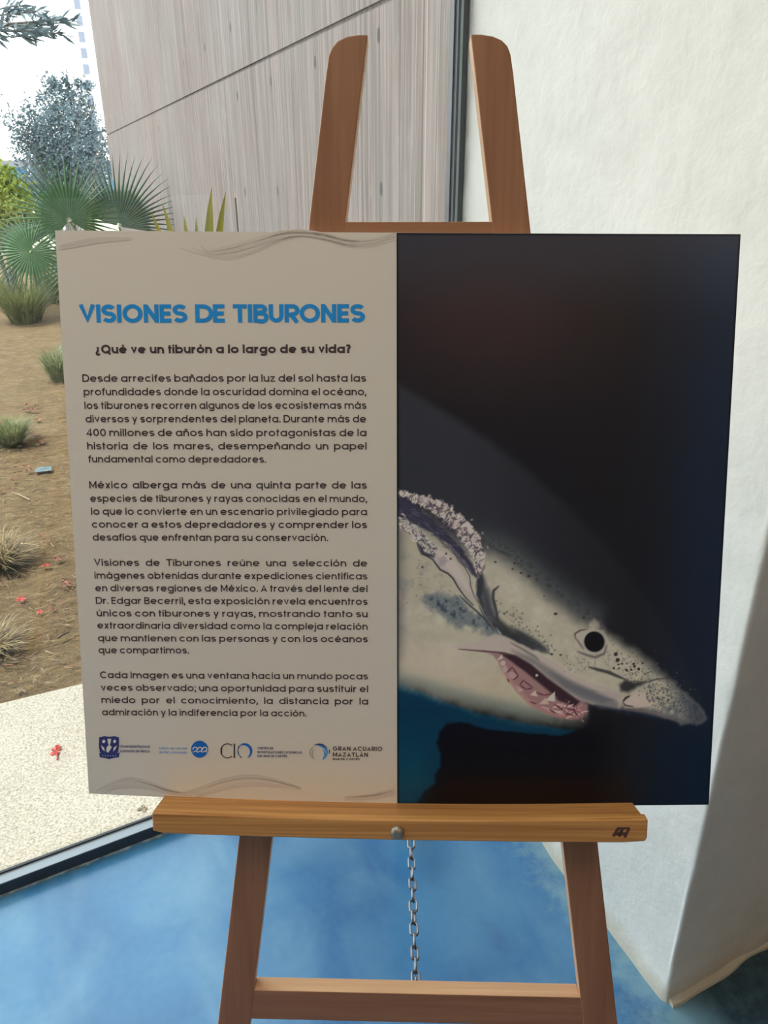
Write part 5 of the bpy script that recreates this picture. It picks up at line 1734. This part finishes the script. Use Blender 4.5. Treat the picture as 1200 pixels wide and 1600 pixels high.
# loose straw and litter over the earth
def litter():
    v, f = [], []
    for _ in range(11000):
        y = 2.3 + random.random() ** 1.5 * 7.5; x = random.uniform(-3.2 - y * 0.2, 0.76)
        a = random.gauss(0.3, 0.9); l = random.uniform(.006, .026) * (1 + .22 * y)
        d = Vector((math.cos(a), math.sin(a), random.gauss(0, .12))) * l; s_ = Vector((-d.y, d.x, 0)).normalized() * random.uniform(.0010, .0028)
        p = Vector((x, y, -0.012 + random.random() * 0.012)); b = len(v)
        v += [p - s_, p + d - s_ * .5, p + d + s_ * .5 + Vector((0, 0, .001)), p + s_]; f.append((b, b + 1, b + 2, b + 3))
    o = mesh_obj('straw_litter', v, f, None, mats=[M_GRASSD, M_LITTER, M_TRUNK], fmat=[random.choice((0, 0, 0, 1, 2, 2)) for _ in f])
    tag(o, 'loose dry straw strewn over the bare earth outside the window', 'straw', kind='stuff')
litter()

# fallen red flowers
def flower_mesh(R, n=5, seed=0):
    rnd = random.Random(seed); v, f = [], []
    for k in range(n):
        a = 2 * math.pi * k / n + rnd.uniform(-.3, .3); d = Vector((math.cos(a), math.sin(a), 0)); s_ = Vector((-d.y, d.x, 0))
        L = R * rnd.uniform(.8, 1.2); lift = rnd.uniform(.1, .7) * R
        b = len(v)
        v += [Vector((0, 0, R * .1)), d * L * .45 - s_ * L * .32 + Vector((0, 0, lift * .8)), d * L * .9 - s_ * L * .2 + Vector((0, 0, lift * .5)), d * L + Vector((0, 0, lift * .3)), d * L * .9 + s_ * L * .2 + Vector((0, 0, lift * .6)), d * L * .45 + s_ * L * .32 + Vector((0, 0, lift)), d * L * .5 + Vector((0, 0, lift * .4))]
        f += [(b, b + 1, b + 6), (b + 1, b + 2, b + 6), (b + 2, b + 3, b + 6), (b + 3, b + 4, b + 6), (b + 4, b + 5, b + 6), (b + 5, b, b + 6)]
    return v, f
def flower(px, py, R, label, seed, z=-0.008, mat=None, group=None, name='fallen_flower', cat='flower'):
    v, f = flower_mesh(R, 5, seed)
    o = mesh_obj(name, v, f, mat or M_PETAL)
    p = at_z(px, py, 0.0)
    o.location = (p[0], p[1], z)
    o.rotation_euler = (0, 0, seed * 1.3)
    tag(o, label, cat, group)
    return o
fl = flower(88, 1174, 0.019, 'crumpled red flower lying alone on the pale paving', 1, 0.001)
st_v, st_f = [], []
tube(st_v, st_f, [(-.012, -.004, .006), (-.026, -.010, .004), (-.040, -.012, .003)], [.003, .002, .0015], 6)
mesh_obj('flower_stalk', st_v, st_f, M_PETAL, fl)
flower(72, 884, 0.017, 'small red flower on the earth close to the panel edge, farthest of the loose flowers', 2, 0.0)
flower(32, 937, 0.018, 'red flower on the earth nearest the left edge of the view', 3, 0.0)
flower(63, 957, 0.015, 'red flower on the earth below the other two small flowers', 4, 0.0)
GL = 'small rust-red dry leaf lying on the bare earth beyond the paving'
for i, (px, py) in enumerate([(83, 952), (100, 908), (106, 912), (98, 916), (44, 632), (50, 641), (56, 634), (40, 640), (52, 676), (60, 682), (46, 672), (64, 690), (52, 716), (26, 730), (44, 734), (24, 738), (22, 750), (40, 728), (72, 842), (64, 836), (2, 768), (66, 706), (58, 656), (90, 872)]):
    R = 0.009 + 0.004 * (i % 3) + (0.012 if py < 700 else 0.003)
    flower(px, py, R, GL, 20 + i, -0.004, M_LITTER, 'rust-red leaves scattered on the earth', 'dry_leaf', 'leaf')
def scrap():
    v, f = [], []
    p = at_z(67, 732, 0.0)
    n = 6
    for j in range(n):
        for i in range(n):
            x, y = (i / (n - 1) - .5) * .085, (j / (n - 1) - .5) * .06
            v.append((x, y, 0.012 + 0.012 * mnoise.noise(Vector((x * 40, y * 40, 1))) + 0.03 * max(0, (0.3 - abs(i / (n - 1) - .45))) * (j / (n - 1))))
    f = [(j * n + i, j * n + i + 1, (j + 1) * n + i + 1, (j + 1) * n + i) for j in range(n - 1) for i in range(n - 1)]
    o = mesh_obj('plastic_scrap', v, f, plain('faded_blue_plastic', (0.085, 0.125, 0.14), 0.6, var=.3), smooth=True)
    o.location = (p[0], p[1], -0.018)
    tag(o, 'crumpled pale blue plastic scrap on the earth', 'litter')
scrap()
def stick(a, b, r, label, c):
    A, Bv = Vector(at_z(*a)), Vector(at_z(*b))
    v, f = [], []
    tube(v, f, [Vector((0, 0, r)), (Bv - A) * .5 + Vector((0, 0, r + .004)), (Bv - A) + Vector((0, 0, r))], [r, r * .9, r * .5], 7)
    o = mesh_obj('fallen_twig', v, f, plain('twig_bark', c, .9, var=.3, scale=60)); o.location = A
    tag(o, label, 'twig')
stick((90, 999), (109, 989), 0.005, 'short dark twig on the earth beside the panel edge', (0.10, 0.075, 0.05))
stick((24, 851), (57, 852), 0.003, 'pale straw stalk lying on the earth beside the brown grass tuft', (0.50, 0.38, 0.20))
stick((47, 782), (20, 770), 0.003, 'thin grey twig on the earth left of the panel', (0.25, 0.2, 0.14))
v, f = flower_mesh(0.014, 4, 99)
o = mesh_obj('curled_leaf', v, f, plain('dry_brown_leaf', (0.16, 0.12, 0.08), .8, var=.3, scale=80)); p = at_z(223, 1265); o.location = (p[0], p[1], 0.001)
tag(o, 'small curled brown leaf on the pale paving by the shelf end', 'leaf')

# far buildings
def low_building():
    Y = 44.0
    A, Bp = at_y(-60, 262, Y), at_y(182, 268, Y)
    root = empty('low_building', (A[0], Y, 0), 'low blue-walled building with a flat grey roof on the horizon', 'building')
    w = Bp[0] - A[0]
    bm = bmesh.new(); box_bm(bm, (0, 0, -0.1), (w, 6, 1.72)); bm_obj('wall', bm, plain('bright_blue_wall', (0.10, 0.33, 0.62), .7), root)
    bm = bmesh.new(); box_bm(bm, (-.4, -.6, 1.72), (w + .4, 6.5, 2.02)); bm_obj('roof', bm, plain('grey_roof_slab', (0.20, 0.21, 0.24), .8), root)
    for k in range(6):
        bm = bmesh.new(); x = w * (k + .5) / 6; box_bm(bm, (x - .08, -.5, -0.1), (x + .08, -.34, 1.72)); bm_obj('post', bm, plain('pale_post', (0.6, 0.66, 0.72), .7), root)
low_building()
def tower():
    Y = 205.0
    c = at_y(136.5, 120, Y)
    root = empty('apartment_tower', (c[0], Y, 0), 'distant white tower with one column of dark windows beside the concrete wall', 'building')
    bm = bmesh.new(); box_bm(bm, (-1.1, 0, -0.1), (1.1, 6, 66)); bm_obj('tower_wall', bm, plain('white_render', (0.9, 0.9, 0.9), .8), root)  # one even white all round
    wm = plain('haze_tinted_window', (0.20, 0.23, 0.30), .6)  # grey-blue of the dark windows, with distance haze mixed in
    fl_ = None
    for k in range(20):
        z = 3.0 + k * 3.05
        if fl_ is None:
            bm = bmesh.new(); box_bm(bm, (-0.62, -.35, 0), (0.62, 0.05, 1.9)); fl_ = bm_obj('window', bm, wm, root); q = fl_
        else:
            q = fl_.copy(); COL.objects.link(q); q.parent = root
        q.location = (0, 0, z)
tower()
